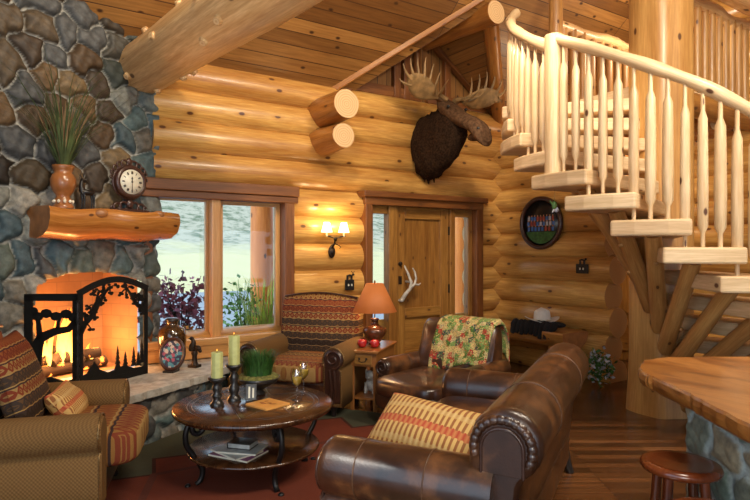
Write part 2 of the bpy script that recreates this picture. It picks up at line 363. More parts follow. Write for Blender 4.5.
    def lathe(s,prof,c=(0,0,0),seg=24,mi=None,cap=True):
        c=Vector(c); rg=[[c+Vector((r*math.cos(2*PI*j/seg),r*math.sin(2*PI*j/seg),z)) for j in range(seg)] for r,z in prof]
        us=[0]
        for i in range(1,len(prof)): us.append(us[-1]+math.dist(prof[i],prof[i-1]))
        s.rings(rg,(cap,cap),us=us,mi=mi)
    def ell(s,c,r,seg=16,rg=10,mi=None,rot=None,e=1.0,e2=None):
        c=Vector(c); rr=[]; e2=e2 or e
        pw=lambda v,k:math.copysign(abs(v)**k,v)
        for i in range(rg+1):
            ph=-PI/2+PI*i/rg; ph=max(-PI/2+.02,min(PI/2-.02,ph))
            ring=[]
            for j in range(seg):
                th=2*PI*j/seg
                p=Vector((r[0]*pw(math.cos(ph),e)*pw(math.cos(th),e2),r[1]*pw(math.cos(ph),e)*pw(math.sin(th),e2),r[2]*pw(math.sin(ph),e)))
                if rot is not None: p=rot@p
                ring.append(c+p)
            rr.append(ring)
        s.rings(rr,(True,True),mi=mi,capsmooth=True)
    def cushion(s,c,d,e=.35,rot=None,seg=40,rg=20,puff=1.0): s.ell(c,[k/2 for k in d],seg,rg,rot=rot,e=e)
    def prism(s,poly,z0,z1,mi=None,xf=None):
        # poly in local xy; xf maps (x,y,z)->point
        xf=xf or (lambda x,y,z:Vector((x,y,z))); n=len(poly); o=len(s.v); off=rnd.uniform(0,30)
        for z in(z0,z1):
            for x,y in poly: s.av(xf(x,y,z))
        uvp=[(x+off,y+off) for x,y in poly]
        s.af([o+i for i in range(n)][::-1],uvp[::-1],False,mi); s.af([o+n+i for i in range(n)],uvp,False,mi)
        acc=0
        for i in range(n):
            j=(i+1)%n; L=math.dist(poly[i],poly[j])
            s.af([o+i,o+j,o+n+j,o+n+i],[(acc+off,z0),(acc+L+off,z0),(acc+L+off,z1),(acc+off,z1)],False,mi); acc+=L
    def quad(s,p,uv=None,mi=None):
        o=len(s.v)
        for q in p: s.av(q)
        s.af([o+i for i in range(len(p))],uv or [(q[0],q[1]) for q in p],False,mi)
    def grid(s,fn,nu,nv,uvs=(1,1),mi=None):
        o=len(s.v)
        for i in range(nu+1):
            for j in range(nv+1): s.av(fn(i/nu,j/nv))
        for i in range(nu):
            for j in range(nv):
                q=[o+i*(nv+1)+j,o+(i+1)*(nv+1)+j,o+(i+1)*(nv+1)+j+1,o+i*(nv+1)+j+1]
                s.af(q,[(i/nu*uvs[0],j/nv*uvs[1]),((i+1)/nu*uvs[0],j/nv*uvs[1]),((i+1)/nu*uvs[0],(j+1)/nv*uvs[1]),(i/nu*uvs[0],(j+1)/nv*uvs[1])],True,mi)
    def build(s,name,mats,parent=None,bevel=0,subsurf=0,solid=0,recalc=True):
        me=bpy.data.meshes.new(name); me.from_pydata(s.v,[],s.f)
        uvl=me.uv_layers.new(name='UVMap'); flat=[c for f in s.uv for t in f for c in t]; uvl.data.foreach_set('uv',flat)
        for m in (mats if isinstance(mats,(list,tuple)) else [mats]): me.materials.append(M[m])
        me.polygons.foreach_set('material_index',s.mi); me.polygons.foreach_set('use_smooth',s.sm)
        if recalc:
            import bmesh
            bm=bmesh.new(); bm.from_mesh(me); bmesh.ops.recalc_face_normals(bm,faces=bm.faces); bm.to_mesh(me); bm.free()
        me.update(); o=bpy.data.objects.new(name,me); COL.objects.link(o)
        if parent is not None: o.parent=parent
        if solid: md=o.modifiers.new('solid','SOLIDIFY'); md.thickness=solid; md.offset=0
        if bevel: md=o.modifiers.new('bevel','BEVEL'); md.width=bevel; md.segments=2; md.limit_method='ANGLE'; md.angle_limit=R(40)
        if subsurf: md=o.modifiers.new('sub','SUBSURF'); md.levels=subsurf; md.render_levels=subsurf
        return o
def tag(o,label=None,cat=None,group=None,kind=None):
    if label: o['label']=label
    if cat: o['category']=cat
    if group: o['group']=group
    if kind: o['kind']=kind
    return o
def thing(name,label,cat,loc=(0,0,0),rz=0,group=None):
    o=bpy.data.objects.new(name,None); COL.objects.link(o); o.location=loc; o.rotation_euler=(0,0,rz); o.empty_display_size=.1
    return tag(o,label,cat,group)
def struct(o): o['kind']='structure'; return o
def copy_tree(o,parent=None):
    c=o.copy(); COL.objects.link(c); c.parent=parent
    for ch in [k for k in bpy.data.objects if k.parent==o]: copy_tree(ch,c)
    return c
# ================================================================ SETTING
def CE(Y): return 3.37+.85*(5.8-Y)                     # height of the sloping ceiling
m=MB(); fl=[W(-6,-4),W(9,-4),W(9,12),W(-6,12)]
# planks run across the view direction
m.quad([W(-5,-4.0),W(11,-4.0),W(11,5.0),W(-5,5.0)],[(-5,-4),(11,-4),(11,5),(-5,5)])
m.quad([W(-5,5.0),W(11,5.0),W(11,6.2),W(-1.55,6.2)],[(-5,5),(11,5),(11,6.2),(-1.55,6.2)])
m.v=[];m.f=[];m.uv=[];m.mi=[];m.sm=[]
def fuv(X,Y): lat=X*CA-Y*SA; z=X*SA+Y*CA; return (lat,z)
P=[(-2.2,-4.6),(9.2,-4.6),(9.2,6.0),(-2.2,6.0)]
m.prism(P,-.12,0); m.uv=[[ (fuv(m.v[i][0],m.v[i][1])) for i in f] for f in m.f]
struct(m.build('floor','floor'))
# ceiling planes with the hole of the dormer, boards run along X
m=MB(); th=.05
def cq(pts,mi=0):
    L=math.hypot(1,.85)
    m.quad([(x,y,z) for x,y,z in pts],[(x,y*L) for x,y,z in pts],mi)
a=(3.42,5.86); b=(4.65,4.73); c=(5.88,5.86); c3=lambda x,y:(x,y,CE(y))
cq([c3(-2.4,6.1),c3(3.2,6.1),c3(4.65,4.73),c3(4.65,1.2),c3(-2.4,1.2)])
cq([c3(6.1,6.1),c3(9.4,6.1),c3(9.4,1.2),c3(4.65,1.2),c3(4.65,4.73)])
e=lambda x,y:(x,y,CE(1.2)-.85*(1.2-y))
cq([e(-2.4,1.2),e(9.4,1.2),e(9.4,-4.9),e(-2.4,-4.9)])
struct(m.build('ceiling','ceil',solid=.06,recalc=False))
m=MB(); rz_=4.28                                     # dormer roof
def dq(pts): m.quad(pts,[(q[1],q[0]*1.24) for q in pts])
dq([(3.2,6.1,CE(6.1)),(4.65,4.73,rz_),(4.65,6.1,rz_)]); dq([(6.1,6.1,CE(6.1)),(4.65,6.1,rz_),(4.65,4.73,rz_)])
struct(m.build('ceiling','ceil',solid=.05,recalc=False))
m=MB(); m.quad([(3.3,5.9,3.28),(6.0,5.9,3.28),(4.65,5.9,4.27)],[(3.28,3.3),(3.28,6.0),(4.27,4.65)])
struct(m.build('wall_gable','gable',solid=.06,recalc=False))
m=MB()
m.box((4.0,5.84,3.44),(1.1,.07,.13)); m.box((5.2,5.84,3.44),(1.1,.07,.13))
for x in(4.17,4.32,4.98): m.box((x,5.83,3.40+(.52 if x<4.65 else .48)/2+.02),(.10,.08,.62 if x!=4.32 else .7))
m.log((4.5,5.84,3.42),(4.5,5.84,4.15),.05,10)
def rake(p,q,w=.10,t=.09):
    p=Vector(p);q=Vector(q);d=(q-p); L=d.length; ry=-math.atan2(d.z,math.hypot(d.x,d.y)); rzz=math.atan2(d.y,d.x); m.box((p+q)/2,(L,t,w),rz=rzz,ry=ry)
rake((3.42,5.80,3.36),(4.65,5.80,4.22)); rake((5.88,5.80,3.36),(4.65,5.80,4.22))
struct(m.build('trim_1','trim',bevel=.01))
m=MB(); rake((3.24,5.80,3.34),(4.52,4.68,4.30),.11,.05); struct(m.build('trim_2','logd',bevel=.012))
def beam(name,label,a,b,r,mats=('beam','end'),seg=20,knots=0,group=None,wob=.07,r2=None,cat='log beam',par=None):
    m=MB(); m.log(a,b,r,seg,0,1,wob,steps=14,r2=r2); a=Vector(a);b=Vector(b); d=(b-a).normalized()
    x=d.cross(Vector((0,0,1))).normalized(); y=x.cross(d)
    for i in range(knots):
        t=rnd.uniform(.03,.97); an=rnd.uniform(0,2*PI); rr=r+((r2 or r)-r)*t; m.tube([a.lerp(b,t)+(x*math.cos(an)+y*math.sin(an))*rr*.9,a.lerp(b,t)+(x*math.cos(an)+y*math.sin(an))*rr*1.10+d*.012],[.045,.026],8,mi=0,capmi=1)
    o=m.build(name,list(mats)); return tag(o,label,cat,group)
beam('ceiling_beam','huge pale peeled log beam slanting from chimney top out over the room',W(-2.28,5.56,3.2),W(.2,2.72,3.2),.235,knots=26,wob=.05)
beam('wall_log_end','round log end jutting from wall above sconce, upper of the two',(3.10,5.95,3.03),(3.10,5.22,3.03),.185,('logd','end'),r2=.150,cat='log end',group='log ends above the sconce')
beam('wall_log_end','smaller round log end jutting from wall above sconce, lower of the two',(3.09,5.95,2.705),(3.09,5.26,2.705),.17,('logd','end'),r2=.130,cat='log end',group='log ends above the sconce')
beam('ridge_log','amber dormer ridge log ending in pale round cut above moose antlers',(4.65,5.9,4.15),(4.65,4.6,4.13),.085,('logd','end'),r2=.13)
beam('valley_rafter','dark log rafter dropping behind the moose antlers to wall corner',(5.95,5.83,3.25),(4.75,4.78,4.10),.09,('logd','endd'))
beam('roof_purlin','thick pale horizontal log crossing above loft railing at top right corner',(5.45,2.9,4.16),(7.15,2.9,4.16),.16,('beam','end'))
beam('loft_post','round log post rising from loft landing corner to the ceiling',(5.25,4.28,3.12),(5.25,4.28,4.72),.075,('strut','end'),wob=.03,cat='post')
# ---- log walls
def logrow(m,a,b,r,h,mi=0,capmi=1,wob=.06): m.log((a[0],a[1],h),(b[0],b[1],h),r,18,mi,capmi,wob)
m=MB(); WY=5.88; r=.175
for k in range(-1,11):
    h=.22+.3*k
    if k<0: h=-.0; 
    segs=[(1.28,9.2)]
    if k<7:
        segs=[(1.28,3.64),(5.46,9.2)]
        if k>=2: segs=[(2.70,3.64),(5.46,9.2)]
    for s0,s1 in segs: logrow(m,(s0,WY),(s1,WY),r,h)
m.box((3.4,5.97,.3),(4.2,.04,.68))
m.box((7.3,5.97,1.6),(3.6,.04,3.5)); m.box((1.6,5.97,2.78),(4.0,.04,1.15)); m.box((4.55,5.97,2.78),(2.0,.04,1.15)); m.box((3.17,5.97,1.6),(.9,.04,3.5))
struct(m.build('wall_back',['log','end']))
m=MB(); 
for k in range(0,10): logrow(m,(5.96,3.98+(.06 if k%2 else 0)),(5.96,5.95),.17,.07+.3*k,0,1)
struct(m.build('wall_right',['log','endd']))
m=MB()
for k in range(0,15): logrow(m,(7.4,-.5),(7.4,5.9),.175,.15+.3*k,0,1,.03)
m.box((7.42,2.7,3.6),(.04,6.5,5.0)); struct(m.build('wall_far',['log','endd']))
# panel door in the far wall below the loft
d=struct(thing('door_2',None,None,(7.2,4.62,0),0))
m=MB(); m.box((0,0,1.03),(.07,.95,2.06)); m.build('door_slab','door',d,bevel=.008)
m=MB(); m.box((-.05,0,.32),(.03,.6,.36)); m.box((-.05,0,1.2),(.03,.6,1.1)); m.build('door_panel','door',d,bevel=.01)
m=MB(); m.box((-.04,-.56,1.05),(.10,.14,2.1)); m.box((-.04,.56,1.05),(.10,.14,2.1)); m.box((-.04,0,2.15),(.10,1.26,.14)); m.build('door_frame','trim',d,bevel=.008)
# outer shell of the great room
m=MB(); 
for y0,y1,z0,z1 in((-4.85,-3.6,-.1,5.9),(2.3,6.05,-.1,5.9),(-3.6,2.3,-.1,.4),(-3.6,2.3,4.2,5.9),(-.75,-.55,.4,4.2)): m.box((-2.2,(y0+y1)/2,(z0+z1)/2),(.12,y1-y0,z1-z0))
struct(m.build('wall_left','gable'))
m=MB(); m.box((9.2,.6,2.6),(.12,10.9,6.6)); struct(m.build('wall_kitchen','gable'))
m=MB()
for x0,x1,z0,z1 in((-2.2,-1.6,0,5.6),(8.2,9.2,0,5.6),(-1.6,8.2,0,.4),(-1.6,8.2,4.6,5.6),(1.5,1.7,.4,4.6),(4.9,5.1,.4,4.6)): m.box(((x0+x1)/2,-4.6,(z0+z1)/2),(x1-x0,.12,z1-z0))
struct(m.build('wall_front','gable'))
# ---- window_1
w=struct(thing('window_1',None,None,(0,0,0)))
m=MB(); m.box((1.96,5.73,2.125),(1.62,.16,.11)); m.box((1.96,5.745,2.035),(1.61,.15,.07)); m.box((2.67,5.76,1.32),(.11,.16,1.5)); m.box((1.24,5.80,1.32),(.08,.1,1.5)); m.build('window_trim','trim',w,bevel=.01)
m=MB(); m.box((1.96,5.76,.595),(1.56,.18,.075)); m.box((1.96,5.70,.50),(1.50,.03,.13)); m.build('window_sill','sash',w,bevel=.01)
m=MB(); m.box((1.883,5.80,1.31),(.095,.16,1.42))
m.build('mullion','sash',w,bevel=.012)
def sash(x0,x1,z0,z1,y,t=.05,par=w,name='sash'):
    m=MB(); m.box((x0+t/2,y,(z0+z1)/2),(t,.05,z1-z0)); m.box((x1-t/2,y,(z0+z1)/2),(t,.05,z1-z0)); m.box(((x0+x1)/2,y,z1-t/2),(x1-x0-2*t,.05,t)); m.box(((x0+x1)/2,y,z0+t/2),(x1-x0-2*t,.05,t)); o=m.build(name,'sash',par,bevel=.006)
    g=MB(); g.box(((x0+x1)/2,y,(z0+z1)/2),(x1-x0-2*t+.01,.008,z1-z0-2*t+.01)); g.build('glass_pane','glass',o); return o
sash(1.26,1.84,.63,2.02,5.85,.035); sash(1.93,2.62,.63,2.02,5.85,.055)
# ---- door_1 with sidelights
d=struct(thing('door_1',None,None,(0,0,0)))
m=MB(); m.box((4.55,5.70,2.155),(1.96,.18,.07)); m.box((4.55,5.73,2.08),(1.88,.14,.10))
for x,wd in((3.675,.10),(5.43,.12)): m.box((x,5.74,1.02),(wd,.15,2.04))
m.build('door_frame','trim',d,bevel=.01)
m=MB()
for x,wd in((4.06,.13),(5.01,.08)): m.box((x,5.79,1.02),(wd,.12,2.04))
for x0,x1 in((3.725,3.995),(5.05,5.37)): m.box(((x0+x1)/2,5.80,1.985),(x1-x0,.09,.10)); m.box(((x0+x1)/2,5.80,.16),(x1-x0,.09,.32))
m.box((5.335,5.80,1.1),(.07,.09,1.7))
m.build('sidelight_frame','door',d,bevel=.008)
for x0,x1 in((3.725,3.995),(5.05,5.30)):
    g=MB(); g.box(((x0+x1)/2,5.81,1.12),(x1-x0+.01,.01,1.64)); g.build('sidelight_pane','glass',d)
ds=MB()
for c,q in(((4.20,5.80,1.02),(.13,.06,2.03)),((4.90,5.80,1.02),(.13,.06,2.03)),((4.55,5.80,1.96),(.57,.06,.15)),((4.55,5.80,.13),(.57,.06,.24)),((4.55,5.80,.72),(.57,.06,.12))): ds.box(c,q)
ds=ds.build('door_slab','door',d,bevel=.008)
m=MB(); m.box((4.55,5.815,1.34),(.6,.03,1.14)); m.box((4.55,5.815,.45),(.6,.03,.44)); m.build('door_panel','door',ds)
m=MB(); m.lathe([(.0,0),(.026,0),(.026,.02),(.018,.03),(0,.03)],seg=14); o=m.build('deadbolt','bronze',ds); o.location=(4.185,5.77,1.33); o.rotation_euler=(R(90),0,0)
m=MB(); m.box((4.185,5.765,1.13),(.045,.01,.10)); m.build('latch_plate','bronze',ds)
for z in(1.75,1.0,.3): m=MB(); m.box((4.975,5.765,z),(.03,.03,.11)); m.build('hinge','black',ds)
m=MB(); m.tube([(4.18,5.73,.88),(4.21,5.69,.96),(4.27,5.67,1.03),(4.285,5.67,1.11),(4.24,5.68,1.22),(4.21,5.71,1.31)],[.026,.024,.021,.018,.014,.008],10,wob=.1)
m.tube([(4.275,5.67,1.04),(4.33,5.665,1.08),(4.355,5.665,1.15),(4.34,5.67,1.23),(4.32,5.69,1.28)],[.018,.016,.014,.011,.006],10)
m.tube([(4.33,5.665,1.08),(4.39,5.66,1.07),(4.43,5.67,1.09)],[.015,.012,.006],8); m.tube([(4.18,5.73,.88),(4.18,5.78,.88)],.02,8); m.tube([(4.285,5.67,1.11),(4.285,5.78,1.11)],.014,8)
tag(m.build('antler_handle','antlerw',ds),'grey antler door pull')
# ---------------------------------------------------------------- stone faces
def stoneface(m_name,O,u,n,s0,s1,h0,h1,cell,seedn,palette,hole=None,res=.018,depth=.07,parent=None,rows=None,top=None,mw=.011,mort=(.36,.36,.34),flat=.05):
    rs=np.random.RandomState(seedn); sd=[]
    y=h0-cell
    while y<h1+cell*2:
        x=s0-cell*2+rs.rand()*cell
        cw=cell*1.25; ch=cell
        if rows and rows[0]<y<rows[1]: cw=cell*.78; ch=cell*1.45
        while x<s1+cell*2:
            sc_=rs.uniform(.8,1.35); sd.append((x+rs.uniform(-.2,.2)*cw,y+rs.uniform(-.22,.22)*ch)); x+=cw*sc_
        y+=ch*rs.uniform(.88,1.12)
    sd=np.array(sd); K=len(sd); col=np.array([palette(p[0],p[1],rs) for p in sd]); dz=rs.uniform(.55,1.0,K)
    nu=int((s1-s0)/res); nv=int((h1-h0)/res); S,H=np.meshgrid(np.linspace(s0,s1,nu+1),np.linspace(h0,h1,nv+1),indexing='ij')
    s=S.ravel(); h=H.ravel()
    wx=s+.018*np.sin(h*23+s*7)+.012*np.sin(s*41+h*13); wy=h+.016*np.sin(s*19+1.3+h*9)+.010*np.sin(h*47+s*11)
    d=np.sqrt((wx[:,None]-sd[None,:,0])**2+(wy[:,None]-sd[None,:,1])**2)
    idx=np.argpartition(d,2,axis=1)[:,:2]; dd=np.take_along_axis(d,idx,1); o=np.argsort(dd,1); idx=np.take_along_axis(idx,o,1); dd=np.take_along_axis(dd,o,1)
    e=dd[:,1]-dd[:,0]; t=np.clip((e-mw*.6)/(cell*.55),0,1); bul=np.sqrt(np.clip(1-(1-t)**2,0,1))
    disp=depth*bul*dz[idx[:,0]]+.006*np.sin(s*60+h*33)*np.sin(h*55)*t
    c=col[idx[:,0]]*(1+.10*np.sin(s*37+h*61)[:,None]); mk=np.clip((e-mw*.6)/(mw*.6),0,1)[:,None]; c=c*mk+np.array(mort)*(1-mk)
    O=np.array(O);u=np.array(u);n=np.array(n)
    co=O[None,:]+u[None,:]*s[:,None]+n[None,:]*disp[:,None]; co[:,2]+=h
    if top is not None: co[:,2]=np.minimum(co[:,2],top(co[:,0],co[:,1]))
    faces=[]
    for i in range(nu):
        for j in range(nv):
            if hole is not None and hole(s0+(i+.5)*res*(s1-s0)/(nu*res),h0+(j+.5)*(h1-h0)/nv): continue
            a=i*(nv+1)+j; faces.append((a,a+nv+1,a+nv+2,a+1))
    me=bpy.data.meshes.new(m_name); me.from_pydata(co.tolist(),[],faces); me.materials.append(M['stone'])
    ca=me.color_attributes.new('Col','FLOAT_COLOR','POINT'); ca.data.foreach_set('color',np.concatenate([np.clip(c,0,1),np.ones((len(c),1))],1).ravel())
    me.polygons.foreach_set('use_smooth',[True]*len(faces)); me.update()
    ob=bpy.data.objects.new(m_name,me); COL.objects.link(ob)
    if parent: ob.parent=parent
    return ob
U=(.9304,.3665,0); N=(.3665,-.9304,0); O0=(1.28,5.80,0)
def FP(s,n,h): return Vector((O0[0]+U[0]*s+N[0]*n,O0[1]+U[1]*s+N[1]*n,h))
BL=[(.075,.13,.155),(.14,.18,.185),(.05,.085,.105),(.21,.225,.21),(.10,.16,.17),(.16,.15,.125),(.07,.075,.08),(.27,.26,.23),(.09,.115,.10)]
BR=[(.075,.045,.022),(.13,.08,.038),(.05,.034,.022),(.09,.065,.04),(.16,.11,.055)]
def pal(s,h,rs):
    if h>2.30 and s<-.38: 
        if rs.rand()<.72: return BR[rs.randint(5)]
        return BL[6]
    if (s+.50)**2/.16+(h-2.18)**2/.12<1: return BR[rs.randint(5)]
    if s<-.68 and h>2.0: return [k*.32 for k in BR[rs.randint(5)]]  # brown ledge rock, its colour darkened further to paint in upper-left shade
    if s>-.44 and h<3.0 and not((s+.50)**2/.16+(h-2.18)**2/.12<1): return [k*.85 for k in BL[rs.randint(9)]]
    if h>2.6: return [k*.36 for k in (BR[rs.randint(5)] if rs.rand()<.5 else BL[rs.randint(9)])]  # colour cut down here too, painting the shade near the ceiling
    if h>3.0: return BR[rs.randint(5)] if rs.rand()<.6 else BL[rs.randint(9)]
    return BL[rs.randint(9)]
sc0,hw=-.63,.46
hole=lambda s,h: abs(s-sc0)<hw and h<1.31-.10*((s-sc0)/hw)**2
fp=thing('stone_fireplace','rounded blue-grey river stone fireplace and chimney with log mantel','fireplace',(0,0,0))
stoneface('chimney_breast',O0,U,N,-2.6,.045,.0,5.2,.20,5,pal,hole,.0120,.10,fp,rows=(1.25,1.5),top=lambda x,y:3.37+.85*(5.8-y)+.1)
# firebox
m=MB(); a,b_,dp=sc0-hw-.02,sc0+hw+.02,.42
q=[(a,-.0),(b_,-.0),(b_-.1,-dp),(a+.1,-dp)]
def fq(p,uv): m.quad(p,uv)
for (x0,n0),(x1,n1) in((q[0],q[3]),(q[3],q[2]),(q[2],q[1])): fq([FP(x0,n0,.42),FP(x1,n1,.42),FP(x1,n1,1.36),FP(x0,n0,1.36)],[(0,.42),(math.dist((x0,n0),(x1,n1)),.42),(math.dist((x0,n0),(x1,n1)),1.36),(0,1.36)])
fq([FP(*t,1.36) for t in q],[t for t in q]); fq([FP(*t,.425) for t in q],[t for t in q]); m.build('firebox','brick',fp,recalc=False)
# hearth
hp=[(.45,4.60),(.756,4.476),(1.10,4.70),(1.56,4.97),(1.90,5.28),(2.02,5.62),(2.02,5.72),(1.2,5.74),(-.9,4.98),(-.9,4.66)]
m=MB(); 
def jag(P,amp=.014,n=7):
    o=[]
    for i in range(len(P)):
        a,b=P[i],P[(i+1)%len(P)]
        for k in range(n): t=k/n; o.append((a[0]+(b[0]-a[0])*t+rnd.uniform(-amp,amp),a[1]+(b[1]-a[1])*t+rnd.uniform(-amp,amp)))
    return o
hs=tag(None or thing('x',None,None),None) if 0 else None
m.prism(jag(hp),.365,.425); m.build('hearth_slab','slab',fp,bevel=.008)
segs=[(hp[9],hp[0]),(hp[0],hp[1]),(hp[1],hp[3]),(hp[3],hp[5])]
for i,(p,q_) in enumerate(segs):
    p=Vector((*p,0));q2=Vector((*q_,0)); dd=(q2-p); L=dd.length; dd.normalize(); nn=Vector((dd.y,-dd.x,0)); p=p-nn*.10
    stoneface('hearth_face',p,dd,nn,-.03,L+.03,0,.37,.15,11+i,lambda s,h,rs:[k*.8 for k in BL[rs.randint(9)]],None,.02,.07,fp)
# mantel
m=MB(); rg=[]
for i in range(15):
    t=i/14; s=-1.13+1.15*t+.0; ring=[]
    zb=1.60-.0+.02*math.sin(t*9); 
    prof=[(-.04,1.61),(.14,1.585),(.27,1.60),(.36,1.66),(.395,1.745),(.39,1.81),(.37,1.835),(.2,1.835),(-.04,1.835)]
    for n_,h_ in prof:
        k=1+.02*math.sin(t*17+n_*9); nn_=n_*k*(1-.06*math.sin(t*PI*2.2)); 
        ss=s+(.08*(n_-.2) if i==14 else 0); ring.append(FP(ss,nn_,h_+.010*math.sin(t*13+n_*7)))
    rg.append(ring)
m.rings(rg,mi=0,capmi=1,smooth=True); 
mt=tag(m.build('log_mantel',['mantel','mantel_end'],bevel=.012),'golden varnished half-log mantel shelf across the stone chimney','mantel')
for (s_,n_,h_) in((-.72,.375,1.80),(-.18,.37,1.815)):
    m=MB(); m.ell(FP(s_,n_,h_),(.055,.03,.035),12,8); m.build('knot','mantel_end',mt)
# ---------------------------------------------------------------- spiral stair
SCx,SCz=2.67,5.42
def SP(al,r,h): return W(SCx+r*math.cos(R(al)),SCz+r*math.sin(R(al)),h)
def TH(al): return 1.52+.2*(255-al)/14
st=thing('spiral_staircase','peeled log spiral staircase winding around a thick trunk beside the bar','staircase',W(SCx,SCz,0))
inv=Vector(st.location)
class SM(MB):
    def build(s,*a,**k):
        s.v=[tuple(Vector(v)-inv) for v in s.v]; return MB.build(s,*a,**k)
m=SM(); c0=W(SCx,SCz); rg=[]
for i in range(22):
    h=5.72*i/21; ring=[]
    for j in range(40):
        a_=2*PI*j/40; r_=.262*(1+.05*math.cos(5*a_+.6)+.02*math.sin(9*a_))*(1.06 if i==0 else 1)+(.01 if h<.5 else 0); ring.append(c0+Vector((r_*math.cos(a_),r_*math.sin(a_),h)))
    rg.append(ring)
m.rings(rg,mi=0); m.build('central_trunk','trunk',st)
for k in range(-7,8):
    al=255-14*k; h=1.52+.2*k
    if k>7: continue
    m=SM(); rd=W(math.cos(R(al)),math.sin(R(al)))-W(0,0); td=Vector((-rd.y,rd.x,0)); ctr=c0
    jo=rnd.uniform(-.03,.03)
    P=[(.18,-.12),(.8,-.20),(1.44+jo,-.27),(1.465+jo,-.1),(1.46+jo,.12),(1.43+jo,.27),(.8,.20),(.18,.12)]
    m.prism(P,h-.118,h,xf=lambda x,y,z:ctr+rd*x+td*y+Vector((0,0,z)))
    m.build('tread','tread',st,bevel=.016)
for k in range(-7,8):
    al=255-14*k; h=1.52+.2*k-.12
    if h<.35: continue
    m=SM(); hb=max(.1,h-.78-(.02*k)); m.log(SP(al-3 if k!=1 else al+1,.24,hb),SP(al,1.12,h+.03),.072,14,0,1,.06,r2=.062)
    for q in range(4):
        t=rnd.uniform(.1,.9); p=SP(al,.24,hb).lerp(SP(al,1.12,h),t); m.ell(p+Vector((rnd.uniform(-.06,.06),rnd.uniform(-.06,.06),-.01)),(.025,.025,.02),8,6)
    m.build('support_strut',['strut','endd'],st)
m=SM(); al=208.6; m.log(SP(al,1.37,TH(213)),SP(al,1.37,3.26),.073,18,0,1,.02); m.build('newel_post',['stair','end'],st)
def RH(al): return TH(al)+1.05+(.01+.08*min(1,(al-209)/46) if al>209 else -.08)
def rail(a0,a1,dh=1.05,r=1.37):
    m=SM(); n=int(abs(a1-a0)/3)+2; m.tube([SP(a0+(a1-a0)*i/(n-1),r,RH(a0+(a1-a0)*i/(n-1))) for i in range(n)],[.046+.004*math.sin(i) for i in range(n)],14,wob=.05); return m.build('handrail','stair',st)
rail(300,209.5); rail(208,150)
def baluster(m,p,q,r=.04,s=(0,0)):
    p=Vector(p);q=Vector(q); f=[(0,.4),(.09,.42),(.13,.95),(.35,1.03),(.62,.97),(.80,.88),(.85,.42),(1,.38)]
    m.tube([p.lerp(q,t) for t,_ in f],[r*k for _,k in f],12,wob=.04)
for k in range(-3,8):
    for da in(-4.7,0,4.7):
        al=255-14*k-da
        if abs(al-208.6)<4 or al>297 : continue
        m=SM(); baluster(m,SP(al,1.37,1.52+.2*k),SP(al,1.37,RH(al)-.01),rnd.uniform(.032,.040)); m.build('baluster','stair',st)
# loft landing and its railings
m=MB(); m.box((6.3,3.70,3.03),(2.1,1.16,.16)); struct(m.build('floor','tread'))
m=MB(); m.log((5.2,4.28,2.99),(7.22,4.28,2.99),.12,16,0,1); m.log((5.5,3.13,2.97),(7.22,3.13,2.97),.12,16,0,1)
for x in(5.9,6.5,7.0): m.log((x,3.2,2.88),(x,4.2,2.88),.085,12,0,1)
o=m.build('landing_joists',['logd','end']); struct(o); o.name='trim_3'
def lrail(label,x0,x1,y,n,drop=0,rr=.055):
    t=thing('loft_railing',label,'railing',((x0+x1)/2,y,3.12)); cx=(x0+x1)/2
    m=MB(); m.tube([(x0-cx+(x1-x0)*i/9,.02*math.sin(i*1.1),.9+drop*(1-i/9)**2+.012*math.sin(i*1.7)) for i in range(10)],rr,14,wob=.06); m.build('handrail','beam',t)
    for i in range(n):
        m=MB(); x=x0+(x1-x0)*(i+.5)/n-cx; m.log((x,0,0),(x,0,.89),.043,12,0,0,.06); m.build('baluster','strut',t)
lrail('log railing on far side of loft landing, left of the thick trunk',5.30,7.15,4.28,11)
lrail('log railing on near side of loft landing, right of the thick trunk',5.55,7.15,3.15,11,.06,.06)
# ---------------------------------------------------------------- outside
m=MB(); m.box((6,16,-.38),(60,20.0,.1)); 
o=m.build('road','road'); struct(o)
def terr(u,v):
    Y=25+70*v; X=-40+130*u; h=-.35+(.14*(Y-25) if Y<43 else 2.52+.30*(Y-43)); return (X,Y,h+.5*noise.noise(Vector((X*.1,Y*.1,0)))*min(1,(Y-25)/4))
m=MB(); m.grid(terr,60,50,(100,60)); struct(m.build('hillside','hill'))
beam('porch_post','bright orange log porch post outside the right window pane',(3.0,7.25,-.3),(3.0,7.25,3.3),.15,('porch','end'),wob=.02,cat='post')
beam('porch_post','orange log porch post outside the right-hand door sidelight',(6.62,7.4,-.3),(6.62,7.4,3.3),.14,('porch','end'),wob=.02,cat='post')
def bush(name,label,cat,c,r,n,mat,leaf=.05,stem='outgreen',seed=1,flower=None,group=None):
    rn=random.Random(seed); m=MB(); c=Vector(c)
    for i in range(12):
        a=rn.uniform(0,6.28); p=c+Vector((math.cos(a)*r[0]*.5,math.sin(a)*r[1]*.5,r[2]*rn.uniform(.4,1))); m.tube([Vector((c.x,c.y,c.z-r[2])),c.lerp(p,.5)+Vector((0,0,-r[2]*.2)),p],[.008,.006,.003],5,mi=1)
    for i in range(n):
        a=rn.uniform(0,6.28); rr=rn.random()**.45; ph=rn.uniform(-1,1); q=math.sqrt(1-ph*ph)
        p=c+Vector((math.cos(a)*q*r[0]*rr,math.sin(a)*q*r[1]*rr,ph*r[2]*rr)); s_=leaf*rn.uniform(.6,1.2)
        d=Vector((rn.uniform(-1,1),rn.uniform(-1,1),rn.uniform(-.6,.8))).normalized(); w_=d.cross(Vector((rn.uniform(-1,1),rn.uniform(-1,1),rn.uniform(-1,1)))).normalized()
        mi=2 if flower and rn.random()<.4 else 0
        m.quad([p,p+d*s_*.5+w_*s_*.32,p+d*s_,p+d*s_*.5-w_*s_*.32],mi=mi)
    return tag(m.build(name,[mat,stem]+([flower] if flower else []),recalc=False),label,cat,group)
